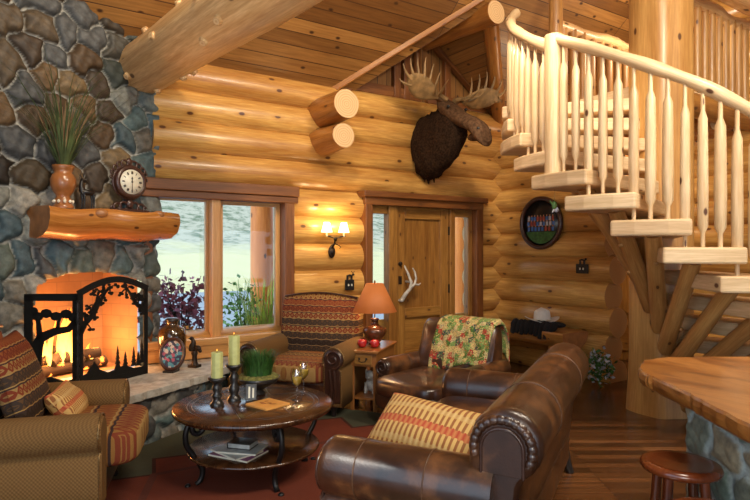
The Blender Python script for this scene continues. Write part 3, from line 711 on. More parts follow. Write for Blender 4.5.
bush('purple_shrub','dark purple-leaved shrub outside the window behind the amber vase','shrub',(1.70,6.38,.80),(.46,.24,.46),560,'purple',.095,'deer',3)
bush('orange_flowers','orange flowers and leaves outside the window near the amber vase','flowers',(1.60,6.15,.50),(.30,.10,.24),160,'orangefl',.06,'outgreen',4)
bush('green_shrub','green shrub outside the window beside tall yellow grass','shrub',(2.55,6.75,.62),(.30,.2,.55),300,'outgreen',.08,'outgreen',5)
bush('sapling','leafy green sapling seen through the left-hand door sidelight','tree',(5.15,9.0,1.1),(.7,.6,1.1),420,'outgreen',.14,'deer',6)
def blades(m,c,r,h,n,spread=.5,w=.006,rn=rnd,mi=0,curve=.4):
    c=Vector(c)
    for i in range(n):
        a=rn.uniform(0,6.28); q=rn.random()**.5*r; b=c+Vector((math.cos(a)*q,math.sin(a)*q,0)); a2=a+rn.uniform(-.5,.5); hh=h*rn.uniform(.65,1.05); sp=spread*rn.uniform(.1,1)*hh
        d=Vector((math.cos(a2),math.sin(a2),0)); wd=Vector((-d.y,d.x,0))*w; L=[b,b+d*sp*.25+Vector((0,0,hh*.5)),b+d*sp*.62+Vector((0,0,hh*.86)),b+d*sp+Vector((0,0,hh*(1-curve*.15)))]
        for k in range(3):
            w0=1-k*.28; w1=1-(k+1)*.30; m.quad([L[k]-wd*w0,L[k]+wd*w0,L[k+1]+wd*w1,L[k+1]-wd*w1],mi=mi)
m=MB(); blades(m,(2.75,6.6,-.1),.14,1.35,150,.45,.010); blades(m,(2.95,6.55,-.1),.12,1.2,70,.8,.008,mi=1); tag(m.build('ornamental_grass',['outgrass','reedt'],recalc=False),'tall yellow-green grass clump outside the window before the orange post','grass')
# ================================================================ FURNITURE
def place(name,label,cat,lat,z,h=0,psi=0,group=None): return thing(name,label,cat,W(lat,z,h),ang(psi),group)
def sub(a,b,n): return [a+(b-a)*i/(n-1) for i in range(n)]
def armprof(cx,sx,r,h,zb=.10,iw=.085,ow=.075):
    c=(cx,h-r); P=[(cx+sx*ow,zb),(cx+sx*ow,zb+(h-2*r-zb)*.5),(cx+sx*ow,h-2.05*r)]
    for i in range(15):
        a=R(-60+i*(268/14)); P.append((c[0]+sx*math.cos(a)*r,c[1]+math.sin(a)*r))
    P+= [(cx-sx*iw,h-1.6*r),(cx-sx*iw,zb)]
    return P
def arm(par,cx,sx,r,h,y0,y1,mat,front=None,seams=(),iw=.085,ow=.075,zb=.10,nail=None,spiral=True):
    P=armprof(cx,sx,r,h,zb,iw,ow); gx=sum(p[0] for p in P)/len(P); gz=sum(p[1] for p in P)/len(P)
    def ring(y,s): return [(gx+(x-gx)*s,y,gz+(z-gz)*s) for x,z in P]
    m=MB(); ys=[(y0,.93),(y0+.012,.985),(y0+.035,1)]+[(y,1) for y in sub(y0+.12,y1-.05,5)]+[(y1,.98)]
    m.rings([ring(y,s) for y,s in ys]); a=m.build('arm',mat,par)
    if front:
        m=MB(); m.rings([ring(y0+.005,.9),ring(y0-.006,.88),ring(y0-.012,.82)]); m.build('front_panel',front,a)
        if spiral:
            m=MB(); q=[]
            for i in range(30):
                t=i/29; an=R(-90)-sx*0+R(560)*t; rr=r*(.86-.72*t); q.append((cx+sx*math.cos(an)*rr,y0-.016,h-r+math.sin(an)*rr))
            m.tube(q,[.013*(1-.3*t/29) for t in range(30)],6); m.tube([(cx+sx*.01,y0-.014,h-1.9*r),(cx+sx*.03,y0-.014,(h-2*r)*.6),(cx+sx*.0,y0-.014,zb+.04)],.012,6); m.tube([(cx-sx*.03,y0-.014,h-1.9*r),(cx-sx*.01,y0-.014,(h-2*r)*.6),(cx-sx*.03,y0-.014,zb+.04)],.012,6); m.build('scroll_fold',front,a)
    if nail:
        m=MB(); q=[(gx+(x-gx)*.96,y0-.002,gz+(z-gz)*.96) for x,z in P]; 
        pp=[];rr=[]
        for i in range(len(q)-1):
            a0=Vector(q[i]);b0=Vector(q[i+1]); n=max(1,int((b0-a0).length/.010))
            for k in range(n): pp.append(a0.lerp(b0,k/n)); rr.append(.0065 if len(pp)%2 else .002)
        m.tube(pp,rr,6)
        m.build('nailhead_trim',nail,a)
    for y in seams:
        m=MB(); c=(cx,h-r); m.tube([(c[0]+sx*math.cos(R(t))*(r-.0005),y,c[1]+math.sin(R(t))*(r-.0005)) for t in range(-55,200,12)],.0035,6); m.build('seam',"seam",a)
    return a
M['seam']=plain('tan_seam_thread',(.10,.045,.02),.5)
def backloft(m,w,prof,top=None,n=21,edge=.05,taper=0,dimple=None,mi=None):
    # prof: (y,z) closed section; top(x)->dz added towards the top; rounded ends
    zc=[p[1] for p in prof]; z0,z1=min(zc),max(zc); gy=sum(p[0] for p in prof)/len(prof); gz=(z0+z1)/2
    rg=[]; xs=[-w/2,-w/2+edge*.25,-w/2+edge*.6,-w/2+edge*1.1]; xs=xs+sub(-w/2+edge*1.8,w/2-edge*1.8,n)+[-x for x in xs[::-1]]
    for x in xs:
        d=w/2-abs(x); s=1 if d>=edge else math.sqrt(max(0.02,1-(1-d/edge)**2)); ring=[]
        for y,z in prof:
            t=(z-z0)/(z1-z0); yy=gy+(y-gy)*(.55+.45*s); zz=z-(1-s)*edge*(2*t-1)+(top(x)*t if top else 0); xx=x*(1-taper*(1-t))
            if dimple and y<gy: yy+=dimple(xx,zz)
            ring.append((xx,yy,zz))
        rg.append(ring)
    m.rings(rg,mi=mi)
def feet(par,pts,mat,h=.1,r=.035,name='foot'):
    for x,y in pts: m=MB(); m.lathe([(r*.55,0),(r*.8,h*.25),(r*.6,h*.45),(r,h)],(x,y,0),14); m.build(name,mat,par)
# ---- patterned armchairs
def kilim_chair(label,lat,z,psi,near):
    t=place('patterned_armchair',label,'armchair',lat,z,0,psi,None)
    for sx in(-1,1): arm(t,sx*.42,sx,.105,.64,-.43,.30,'cord','cord' if near else 'leather_d',nail='beige',iw=.09,spiral=not near)
    m=MB(); m.box((0,-.03,.21),(.68,.76,.20)); m.build('seat_base','leather',t,bevel=.02)
    m=MB(); m.cushion((0,-.06-(.07 if near else 0),.385+(.02 if near else 0)),(.68,.80+(.14 if near else 0),.19+(.03 if near else 0)),.33); m.build('seat_cushion','kilim2',t)
    prof=[(.20,.40),(.22,.55),(.25,.72),(.28,.90),(.30,.985),(.335,1.015),(.38,1.01),(.415,.96),(.43,.85),(.43,.5),(.41,.14),(.30,.14)]
    m=MB(); backloft(m,.86,prof,lambda x:.05*math.cos(x*3.6),dimple=lambda x,z:-.05*math.cos(x*3.4)*math.sin(max(0,min(1,(z-.42)/.55))*PI)); m.build('backrest','kilim',t)
    m=MB(); m.tube([(x,.30+.0*x,1.012+.05*math.cos(x*3.6)) for x in sub(-.40,.40,17)],.010,8); m.build('top_piping','leather_d',t)
    feet(t,[(-.40,-.36),(.40,-.36),(-.38,.33),(.38,.33)],'blackwood')
    return t
kilim_chair('southwestern patterned armchair with tan scrolled arms under the wall sconce',-.645,5.66,17,0)
k2=kilim_chair('tan corduroy armchair with patterned cushion nearest the fireplace, cropped at left',-1.97,3.36,-105,1)
def pillow(name,label,cat,par_xf,c,d,rot,mat,e=.42):
    t=MB(); Rm=rot; N_=22; rr=[]
    for i in range(N_+1):
        u=-math.cos(PI*i/N_); ring=[]
        top=[-math.cos(PI*j/N_) for j in range(N_+1)]
        for sgn,vs_ in((-1,top),(1,top[::-1])):
            for v in vs_:
                if sgn==1 and abs(abs(v)-1)<1e-9: continue
                th=(max(0,1-u*u)*max(0,1-v*v))**.36; pin=1-.07*(1-u*u)*(v*v)-.0; pin2=1-.07*(1-v*v)*(u*u)
                ring.append(Vector((u*d[0]/2*pin2,sgn*(th*d[1]/2+.004)+.012*noise.noise(Vector((u*2.3,v*2.3,sgn*3+d[0]*9))),v*d[2]/2*pin)))
        rr.append(ring)
    t.rings(rr,(True,True),capsmooth=True); o=t.build(name,mat); o.matrix_world=par_xf@Matrix.Translation(c)@Rm; return tag(o,label,cat)
def xf(o): return Matrix.Translation(o.location)@Matrix.Rotation(o.rotation_euler[2],4,'Z')
RX=lambda d:Matrix.Rotation(R(d),4,'X'); RY=lambda d:Matrix.Rotation(R(d),4,'Y'); RZ=lambda d:Matrix.Rotation(R(d),4,'Z')
pillow('back_pillow','big kilim-striped pillow leaning in the cropped left armchair','pillow',xf(k2),(.06,.10,.74),(.62,.20,.56),RX(-20)@RZ(4),'kilim3')
pillow('lumbar_pillow','small red and gold striped lumbar pillow on the cropped left armchair','pillow',xf(k2),(.20,-.13,.555),(.42,.14,.24),RX(-38),'striped')
# ---- loveseat
t=place('leather_loveseat','dark brown rolled-arm leather loveseat in the foreground seen from behind','loveseat',.60,3.275,0,115.5)
for sx in(-1,1): arm(t,sx*.86,sx,.135,.64,-.48,.30,'leather','leather_d',seams=(-.30,.02),iw=.12,ow=.10)
m=MB(); m.box((0,-.02,.22),(1.56,.80,.22)); m.build('seat_base','leather',t,bevel=.03)
for x in(-.37,.37): m=MB(); m.cushion((x,-.10,.395),(.74,.72,.19),.3); m.build('seat_cushion','leather',t)
sp_=[(.10,.34),(.14,.50),(.19,.62)]+[(.345+.148*math.cos(R(a)),.725+.148*math.sin(R(a))) for a in range(165,-75,-16)]+[(.405,.57),(.385,.4),(.355,.12),(.22,.12)]
m=MB(); backloft(m,1.86,sp_,None,n=25,edge=.035); bk=m.build('backrest','leather',t)
for x in(-.42,.42):
    m=MB(); m.tube([(x,.345+.148*math.cos(R(a)),.725+.148*math.sin(R(a))) for a in range(165,-80,-12)]+[(x,.407,.57)],.0045,6); m.build('seam','seam',bk)
for sx in(-1,1):
    X=sx*.93; m=MB(); c=(.335,.71)
    pts=[(X,c[0]-.105,.58)]+[(X,c[0]+.105*math.cos(R(a)),c[1]+.105*math.sin(R(a))) for a in range(180,-10,-10)]+[(X,c[0]+.105,.58)]
    pth=[];rd=[]
    for i in range(97):
        a=R(200-i*2.4); pth.append((X-sx*.012,c[0]+.116*math.cos(a),c[1]+.116*math.sin(a))); rd.append(.023 if i%6 in(1,2,3,4) else .0205)
    m.tube(pth,rd,10)
    m.build('gathered_pleats','leather',bk)
    m=MB(); m.tube([(p[0]+sx*.006,c[0]+(p[1]-c[0])*.80,c[1]+(p[2]-c[1])*.80) for p in pts],.007,8); m.build('piping','leather_d',bk)
    m=MB(); poly=[(c[0]+(p[1]-c[0])*.78,c[1]+(p[2]-c[1])*.78) for p in pts]; m.prism(poly,min(X,X+sx*.006),max(X,X+sx*.006),xf=lambda x,y,z:Vector((z,x,y))); m.build('end_panel','leather',bk,bevel=.003)
for x,y in((-.88,-.38),(.88,-.38),(-.88,.33),(.88,.33)): m=MB(); m.tube([(x,y,.13),(x,y+.02*(1 if y>0 else -1),.06),(x,y+.045*(1 if y>0 else -1),0)],[.04,.032,.026],10); m.build('foot','blackwood',t)
pillow('striped_pillow','gold and red striped throw pillow leaning inside the loveseat arm','pillow',xf(t),(.49,-.12,.565),(.66,.24,.38),RZ(84)@RX(-50)@RY(6),'striped')
# ---- leather club chair with quilt
t=place('leather_club_chair','tufted brown leather club chair with quilt over its back beside the side table','armchair',.61,5.19,0,42)
for sx in(-1,1): arm(t,sx*.40,sx,.08,.53,-.36,.36,'leather','leather_d',iw=.07,ow=.06,seams=(-.05,))
m=MB(); m.box((0,-.02,.20),(.70,.84,.20)); m.build('seat_base','leather_d',t,bevel=.03)
m=MB(); m.cushion((0,-.20,.335),(.66,.86,.17),.35); m.cushion((0,-.50,.25),(.64,.22,.22),.45); m.build('seat_cushion','leather',t)
cp=[(.08,.36),(.10,.48),(.15,.60),(.20,.72),(.235,.80),(.28,.845),(.335,.84),(.375,.79),(.39,.70),(.385,.5),(.37,.14),(.24,.14)]
def dim(x,z):
    v=0
    for bz in(.46,.58,.70):
        for bx in(-.22,0,.22):
            xx=bx+(.11 if bz==.58 else 0); d=math.hypot(x-xx,z-bz); v+=.030*math.exp(-(d/.035)**2)
    return v-.03*math.cos(x*3.2)
m=MB(); backloft(m,.80,cp,lambda x:.02*math.cos(x*4),n=45,edge=.06,taper=-.0,dimple=dim); m.build('backrest','leather',t)
feet(t,[(-.34,-.34),(.34,-.34),(-.34,.34),(.34,.34)],'blackwood')
path=[(.115,.44),(.145,.56),(.185,.69),(.222,.80),(.275,.874),(.338,.872),(.395,.81),(.415,.70),(.41,.55)]
def qf(u,v):
    k=v*(len(path)-1); i=min(int(k),len(path)-2); f=k-i; y=path[i][0]*(1-f)+path[i+1][0]*f; z=path[i][1]*(1-f)+path[i+1][1]*f
    x=-.17+.60*u; front=v<.5; sk=(.10*(v-.5)); x2=x+sk
    w_=.010*math.sin(x*26+v*9)+.006*math.sin(v*31+x*11)
    if front: y-=.055*math.cos(x2*3)*min(1,v*3+.4)*(1-abs(v*2-.4)) if False else .045
    if x2>.385: z-= (x2-.385)*.8; x2=.385+(x2-.385)*.5
    if v<.12: z-=.05*math.sin(u*5+1)*(.12-v)/.12
    return (x2,y-(abs(w_) if front else -abs(w_))-.0,z+.005)
m=MB(); m.grid(qf,44,48,(1.3,1.9)); o=m.build('quilt','quilt',solid=.014); o.matrix_world=xf(t); tag(o,'green and cream patchwork quilt folded over the leather club chair back','quilt')
# ---- side table, lamp, apples
t=place('side_table','narrow wooden side table with small drawer between the two armchairs','table',-.015,5.65,0,18); T=xf(t)
m=MB(); m.box((0,0,.56),(.30,.66,.025)); m.build('table_top','etable',t,bevel=.008)
m=MB(); m.box((0,0,.485),(.25,.60,.13)); ap=m.build('apron','etable',t,bevel=.004)
m=MB(); m.box((0,-.307,.485),(.17,.016,.09)); dr=m.build('drawer','door',t,bevel=.006)
m=MB(); m.tube([(-.035,-.322,.495),(-.03,-.34,.475),(.0,-.344,.468),(.03,-.34,.475),(.035,-.322,.495)],.005,8); m.ell((-.035,-.318,.495),(.012,.006,.012),8,6); m.ell((.035,-.318,.495),(.012,.006,.012),8,6); m.build('handle','bronze',dr)
for x in(-.11,.11):
    for y in(-.285,.285): m=MB(); m.box((x,y,.21),(.032,.032,.42)); m.build('leg','etable',t,bevel=.003)
m=MB(); m.box((0,0,.12),(.22,.56,.018)); m.build('lower_shelf','etable',t)
lp=thing('table_lamp','bronze urn table lamp with mottled orange parchment shade on the side table','lamp',T@Vector((0,.04,.5725)),t.rotation_euler[2])
m=MB(); m.lathe([(.055,0),(.058,.012),(.045,.022),(.06,.035),(.095,.08),(.118,.13),(.112,.16),(.06,.185),(.038,.20),(.034,.235),(.045,.25),(.03,.262)],seg=28); m.build('lamp_base','copper',lp)
m=MB(); m.tube([(0,0,.25),(0,0,.60)],.006,8); m.build('stem','brass',lp)
m=MB(); m.lathe([(.215,.325),(.084,.60)],seg=36,cap=False); m.build('lamp_shade','shade',lp,solid=.003)
m=MB(); m.ell((0,0,.615),(.010,.010,.018),8,6); m.build('finial','brass',lp)
ll=bpy.data.lights.new('lamp_bulb','POINT'); ll.energy=7; ll.color=(1,.66,.34); ll.shadow_soft_size=.04; lo=bpy.data.objects.new('lamp_bulb',ll); COL.objects.link(lo); lo.location=(T@Vector((0,.04,1.03)))
for i,(x,y,lb) in enumerate(((-.065,-.15,'red apple on the side table, the left one'),(.055,-.13,'red apple on the side table, the right one'))):
    m=MB(); m.lathe([(.004,.012),(.018,0),(.036,.012),(.046,.04),(.042,.064),(.024,.076),(.006,.066)],seg=20); a=m.build('red_apple','red'); m=MB(); m.tube([(0,0,.066),(.004,0,.088)],.003,6); m.build('stem','bronze',a); a.location=T@Vector((x,y,.573)); tag(a,lb,'apple','apples on the side table')
m=MB(); c=T@Vector((-.02,.0,.13)); m.ell((0,0,.075),(.06,.08,.07),12,8); m.ell((-.0,-.06,.17),(.045,.05,.05),12,8); m.ell((0,-.10,.16),(.02,.03,.02),8,6)
for x in(-.04,.04): m.ell((x,-.045,.20),(.014,.02,.03),8,6); m.tube([(x,-.05,.1),(x,-.07,.0)],.018,8)
o=m.build('porcelain_dog','clear'); o.matrix_world=T@Matrix.Translation((0,-.05,.13)); tag(o,'mottled white porcelain ornament on the low shelf of the side table','ornament')
# ---- coffee table
cx,cz=-.81,3.89
t=place('coffee_table','round two-tier walnut coffee table with black iron scroll legs on the rug','table',cx,cz,0,0); T=xf(t)
m=MB(); m.lathe([(.0,.435),(.49,.435),(.512,.44),(.525,.452),(.527,.468),(.515,.48),(.0,.48)],seg=64,cap=False); tp=m.build('table_top','table',t)
m=MB()
for r_ in(.40,.43): m.tube([(r_*math.cos(R(a)),r_*math.sin(R(a)),.4795) for a in range(0,361,6)],.0022,5,cap=False)
for i in range(8):
    a=R(i*45); b_=R(i*45+22.5); c_=R(i*45+45); m.tube([(.40*math.cos(a),.40*math.sin(a),.4795),(.22*math.cos(b_),.22*math.sin(b_),.4795),(.40*math.cos(c_),.40*math.sin(c_),.4795)],.002,5)
m.build('inlay_lines','blackwood',tp)
m=MB(); m.lathe([(.0,.175),(.40,.175),(.43,.182),(.435,.192),(.425,.20),(.0,.20)],seg=56,cap=False); m.build('lower_shelf','table',t)
for a in(-147,-57,33,123):
    m=MB(); q=[]
    for i in range(22): tt=i/21; an=R(90+500*(1-tt)); rr=.014+.045*tt; q.append((.425+rr*math.cos(an),.375+rr*math.sin(an)))
    ctl=[q[-1],(.40,.44),(.46,.425),(.50,.36),(.50,.28),(.465,.22),(.41,.15),(.385,.09),(.40,.035),(.44,.012),(.46,.01)]
    for i in range(1,len(ctl)-2):
        for k in range(5):
            t_=k/5; P4=[Vector(ctl[i+d_]) for d_ in(-1,0,1,2)]; v_=.5*((2*P4[1])+(P4[2]-P4[0])*t_+(2*P4[0]-5*P4[1]+4*P4[2]-P4[3])*t_*t_+(3*P4[1]-P4[0]-3*P4[2]+P4[3])*t_**3); q.append((v_.x,v_.y))
    ca,sa=math.cos(R(a)),math.sin(R(a))
    q=[(p*.9,z) for p,z in q]; m.tube([(p*ca,p*sa,z) for p,z in q],.018,8)
    m.tube([(.43*ca,.43*sa,.19),(.39*ca,.39*sa,.19)],.012,8); m.ell((.44*ca,.44*sa,.014),(.02,.02,.014),8,6); m.build('leg','black',t)
def holder(label,lat,z,h,hc,cap,lab2):
    o=place('candle_holder',label,'candle holder',lat,z,.48,0,'black candle holders on the coffee table')
    s=h/.19; m=MB(); m.lathe([(.045,0),(.047,.012),(.034,.03),(.024,.045),(.036,.065),(.036,.075*s),(.022,.09*s),(.032,.115*s),(.030,.135*s),(.02,.15*s),(.04,h-.02),(.052,h-.01),(.052,h)],seg=22); m.build('turned_stem','blackwood',o)
    m=MB(); m.lathe([(.056,h-.006),(.058,h+.006),(.0,h+.006)],seg=22,cap=False); m.build('drip_plate','blackwood',o)
    c=place('pillar_candle',lab2,'candle',lat,z,.48+h+.006,0,'sage green pillar candles'); m=MB(); n=16; rg=[]
    for zz,s_ in((0,1),(hc-.004,1),(hc,.94),(hc-.006,.6)):
        rg.append([(.038*s_*(1+.03*math.cos(8*2*PI*j/48))*math.cos(2*PI*j/48),.038*s_*(1+.03*math.cos(8*2*PI*j/48))*math.sin(2*PI*j/48),zz) for j in range(48)])
    m.rings(rg); m.build('wax_body','candle',c)
    m=MB(); m.tube([(0,0,hc-.008),(.001,0,hc+.012)],.0018,5); m.build('wick','black',c)
    m=MB(); m.ell((0,0,hc+.013),(.0025,.0025,.007),8,6); m.build('flame','flame',c)
holder('shorter black turned candle holder at the left of the coffee table',-1.035,3.80,.18,.165,0,'shorter sage green pillar candle on the left holder')
holder('taller black turned candle holder beside the potted grass',-.955,3.93,.24,.195,0,'taller sage green pillar candle beside the potted grass')
pg=place('potted_grass','bright green grass and moss planted in a dark footed bowl','planter',-.83,4.12,.48)
m=MB(); m.lathe([(.05,0),(.055,.01),(.03,.03),(.07,.05),(.13,.085),(.155,.12),(.15,.122),(.125,.10),(0,.09)],seg=32,cap=False); m.build('bowl','blackwood',pg)
m=MB(); 
for i in range(16): a=i*.393+.2; m.ell((.105*math.cos(a),.105*math.sin(a),.115),(.045,.04,.028),8,6)
m.ell((0,0,.10),(.12,.12,.03),12,8); m.build('moss','moss',pg)
m=MB(); blades(m,(.0,0,.11),.095,.20,950,.55,.0028,random.Random(5)); m.build('grass','grass',pg,recalc=False)
o=place('photo_plaque','small black leaning plaque with pale figures in front of the potted grass','plaque',-.84,3.93,.48,-8); m=MB(); m.box((0,.012,.055),(.075,.012,.11),rx=R(-18)); m.build('panel','blackwood',o,bevel=.003)
m=MB(); m.box((-.012,.0045,.055),(.012,.003,.075),rx=R(-18)); m.box((.014,.0045,.05),(.012,.003,.065),rx=R(-18)); m.build('pale_motif','cream',o)
o=place('orange_booklet','square orange booklet lying flat on the coffee table','book',-.705,3.815,.48,40); m=MB(); m.box((0,0,.006),(.21,.20,.012)); m.build('cover','coaster',o,bevel=.002)
m=MB(); 
for i in range(7): m.ell((rnd.uniform(-.05,.05),rnd.uniform(-.04,.04),.0125),(.018,.010,.0015),8,4,rot=Matrix.Rotation(rnd.uniform(0,3),3,'Z'))
m.build('printed_motif','coastero',o)
def wineglass(label,lat,z):
    o=place('wine_glass',label,'wine glass',lat,z,.48,0,'wine glasses on the coffee table')
    m=MB(); m.lathe([(.034,0),(.034,.003),(.006,.006),(.004,.012),(.0035,.085),(.010,.095),(.030,.115),(.038,.145),(.036,.175),(.028,.21)],seg=24,cap=False); m.build('glass_bowl','wglass',o)
    m=MB(); m.lathe([(.002,.0965),(.010,.0975),(.028,.117),(.0355,.145),(.035,.158),(0,.158)],seg=24,cap=False); m.build('wine','wine',o)
wineglass('glass of white wine on coffee table, nearer one beside the booklet',-.531,3.95); wineglass('glass of white wine on coffee table, farther one behind the other',-.515,4.19)
for i,(dx,dy,ps,mt,sz) in enumerate(((0,0,25,'plum',(.30,.22)),(-.015,.01,42,'paper',(.28,.21)),(.02,.015,12,'paper',(.27,.20)))):
    o=place('magazine',['plum-edged magazine at the bottom of the low shelf pile','grey magazine fanned out in the middle of the low shelf pile','grey magazine directly under the small black book'][i],'magazine',-.87+dx,3.70+dy,.20+.012*i,ps,'magazines on the coffee table shelf')
    m=MB(); m.box((0,0,.0055),(*sz,.010)); m.build('pages','cream',o)
    m=MB(); m.box((0,0,.0112),(*sz,.0012)); m.build('cover',mt,o)
o=place('black_book','small black book on top of the magazines on the lower shelf','book',-.85,3.73,.237,15); m=MB(); m.box((0,0,.0175),(.15,.11,.03)); m.build('pages','paper',o); m=MB(); m.box((0,0,.0345),(.16,.12,.005)); m.box((0,0,.0025),(.16,.12,.005)); m.box((-.079,0,.0185),(.004,.12,.03)); m.build('cover','blackwood',o,bevel=.001)
m=MB(); m.box((0,0,.005),(2.5,3.9,.01)); o=m.build('area_rug','rug',bevel=.004); o.location=W(-.78,3.54,.001); o.rotation_euler=(0,0,ang(24)); tag(o,'terracotta southwestern rug with zigzag green border under the coffee table','rug')
# ---------------------------------------------------------------- fireplace group
def fpthing(name,label,cat,s,n,h,rz=21.5,group=None): return thing(name,label,cat,FP(s,n,h),R(rz),group)
o=fpthing('mantel_vase','turned reddish-brown wooden vase of reeds on the left of the mantel','vase',-.93,.19,1.835)
m=MB(); m.lathe([(.075,0),(.078,.018),(.066,.03),(.058,.045),(.066,.07),(.052,.085),(.050,.10),(.078,.14),(.094,.19),(.094,.235),(.078,.27),(.064,.285),(.072,.31),(.084,.335),(.082,.345),(.06,.335)],seg=30); m.build('vase_body','vasewood',o)
m=MB()
for i in range(10): a=i*.628; m.ell((.070*math.cos(a),.070*math.sin(a),.055),(.012,.012,.014),8,6)
m.build('beaded_band','cream',o)
o=fpthing('dried_reeds','tall green and tan dried reeds fanning out of the mantel vase','reeds',-.93,.19,2.16)
m=MB(); rn=random.Random(3); blades(m,(0,0,0),.03,.68,120,1.5,.006,rn,0,.2); blades(m,(0,0,0),.03,.56,60,.6,.004,rn,1,.1)
for i in range(26):
    a=rn.uniform(0,6.28); sp=rn.uniform(.02,.22); h=rn.uniform(.38,.56); m.tube([(.01*math.cos(a),.01*math.sin(a),0),(sp*.6*math.cos(a),sp*.6*math.sin(a),h*.6),(sp*math.cos(a),sp*math.sin(a),h)],[.0015,.006,.002],5,mi=1)
m.build('reed_blades',['reedg','reedt'],o,recalc=False)
o=fpthing('deer_figurine','slender black deer figurine looking back on the mantel beside the clock','figurine',-.735,.20,1.835)
m=MB(); m.box((0,0,.006),(.11,.06,.012)); m.build('stand','deer',o)
m=MB(); m.tube([(-.055,0,.135),(-.03,0,.145),(.01,0,.14),(.04,0,.145),(.055,0,.15)],[.012,.028,.024,.028,.016],10)
for x,y in((-.042,.012),(-.036,-.012),(.040,.012),(.046,-.012)): m.tube([(x,y,.13),(x+.004,y,.07),(x-.002,y,.01)],[.013,.006,.005],6)
m.tube([(-.045,0,.15),(-.055,0,.19),(-.05,0,.235)],[.026,.018,.014],8); m.tube([(-.055,0,.238),(-.02,0,.235),(.0,0,.225)],[.014,.014,.006],8)
for y in(-.012,.012): m.tube([(-.055,y*.6,.245),(-.062,y*1.6,.275)],[.005,.002],5); m.tube([(-.048,y*.5,.245),(-.045,y*2.4,.285),(-.03,y*2.8,.325)],[.0035,.003,.0015],5); m.tube([(-.046,y*2,.272),(-.062,y*3,.30)],[.003,.0015],5)
m.build('body','deer',o)
# clock
o=fpthing('mantel_clock','ornate carved dark mantel clock with round cream dial','clock',-.34,.17,1.835)
def ringt(m,c,r_,t,ax='y',seg=40,a0=0,a1=360):
    m.tube([(c[0]+r_*math.cos(R(a0+(a1-a0)*i/seg)),c[1],c[2]+r_*math.sin(R(a0+(a1-a0)*i/seg))) for i in range(seg+1)],t,8,cap=False)
m=MB(); m.lathe([(0,-.04),(.135,-.04),(.15,-.02),(.15,.03),(.14,.045),(.115,.05),(.108,.038),(0,.038)],seg=44,cap=False); cs=m.build('clock_case','clockwood',o); cs.location=(0,0,.268); cs.rotation_euler=(R(90),0,0)
m=MB(); m.lathe([(0,0),(.110,0),(.110,.006),(0,.006)],seg=44,cap=False); dl=m.build('dial','cream',o); dl.location=(0,-.038,.268); dl.rotation_euler=(R(90),0,0)
m=MB()
for i in range(12):
    a=R(i*30); nb=(3,1,2,3,2,1,2,3,3,2,1,2)[i]
    for k in range(nb): da=(k-(nb-1)/2)*.075; m.box((.082*math.sin(a+da),-.0465,.268+.082*math.cos(a+da)),(.0045,.002,.024),ry=a)
m.build('numerals','deer',o)
m=MB(); m.box((0,-.0475,.228),(.005,.002,.075)); m.box((0,-.0478,.292),(.007,.002,.045)); m.ell((0,-.048,.268),(.009,.003,.009),10,6); m.ell((0,-.048,.300),(.009,.0015,.009),8,5); m.build('hands','deer',o)
m=MB()
for sx in(-1,1):
    for (x,z,r_,t) in((.055,.055,.035,.012),(.115,.045,.032,.012),(.155,.035,.018,.009),(.09,.015,.022,.010),(.035,.015,.015,.009)): ringt(m,(sx*x,0,z),r_,t,seg=20,a0=20,a1=330)
    for (x,z,r_,t) in((.045,.43,.03,.010),(.09,.415,.026,.009),(.13,.385,.022,.009),(.155,.345,.018,.008),(.165,.30,.014,.007)): ringt(m,(sx*x,0,z),r_,t,seg=20,a0=-60,a1=240)
m.ell((0,0,.45),(.028,.014,.035),12,8); m.box((0,.012,.24),(.03,.02,.44)); ringt(m,(0,.005,.268),.152,.010,seg=40); m.box((0,0,.012),(.36,.07,.022)); m.ell((0,-.01,.075),(.035,.02,.04),12,8); m.build('carved_scrollwork','clockwood',o)
# fire screen
def cpt(lat,z): w_=W(lat,z); return Vector((w_.x,w_.y,0))
J0,J1,J2=cpt(-2.73,4.52),cpt(-2.26,4.41),cpt(-1.985,5.06)
fs=thing('fireplace_screen','black steel folding fireplace screen with cut-out pine tree scene','fire screen',(J1.x,J1.y,.425))
def panel(name,A_,B_,build):
    d=(B_-A_); L=d.length; d=d.normalized(); nn=Vector((d.y,-d.x,0)); base=Vector((J1.x,J1.y,0))
    m=MB(); f=lambda x,y,z:(A_-base)+d*x+nn*z+Vector((0,0,y)); build(m,L,f); return m.build(name,'screenblack',fs)
def strip(m,f,pts,w,z0=0,t=.010):
    # flat ribbon with varying width through 2-D points
    n=len(pts); w=w if hasattr(w,'__len__') else [w]*n; Lp=[];Rp=[]
    for i in range(n):
        a=Vector(pts[max(i-1,0)]);b=Vector(pts[min(i+1,n-1)]); dd=(b-a).normalized(); nn=Vector((-dd.y,dd.x)); p=Vector(pts[i]); Lp.append(p+nn*w[i]/2); Rp.append(p-nn*w[i]/2)
    for i in range(n-1):
        m.prism([tuple(Lp[i]),tuple(Rp[i]),tuple(Rp[i+1]),tuple(Lp[i+1])],z0-t/2,z0+t/2,xf=f)
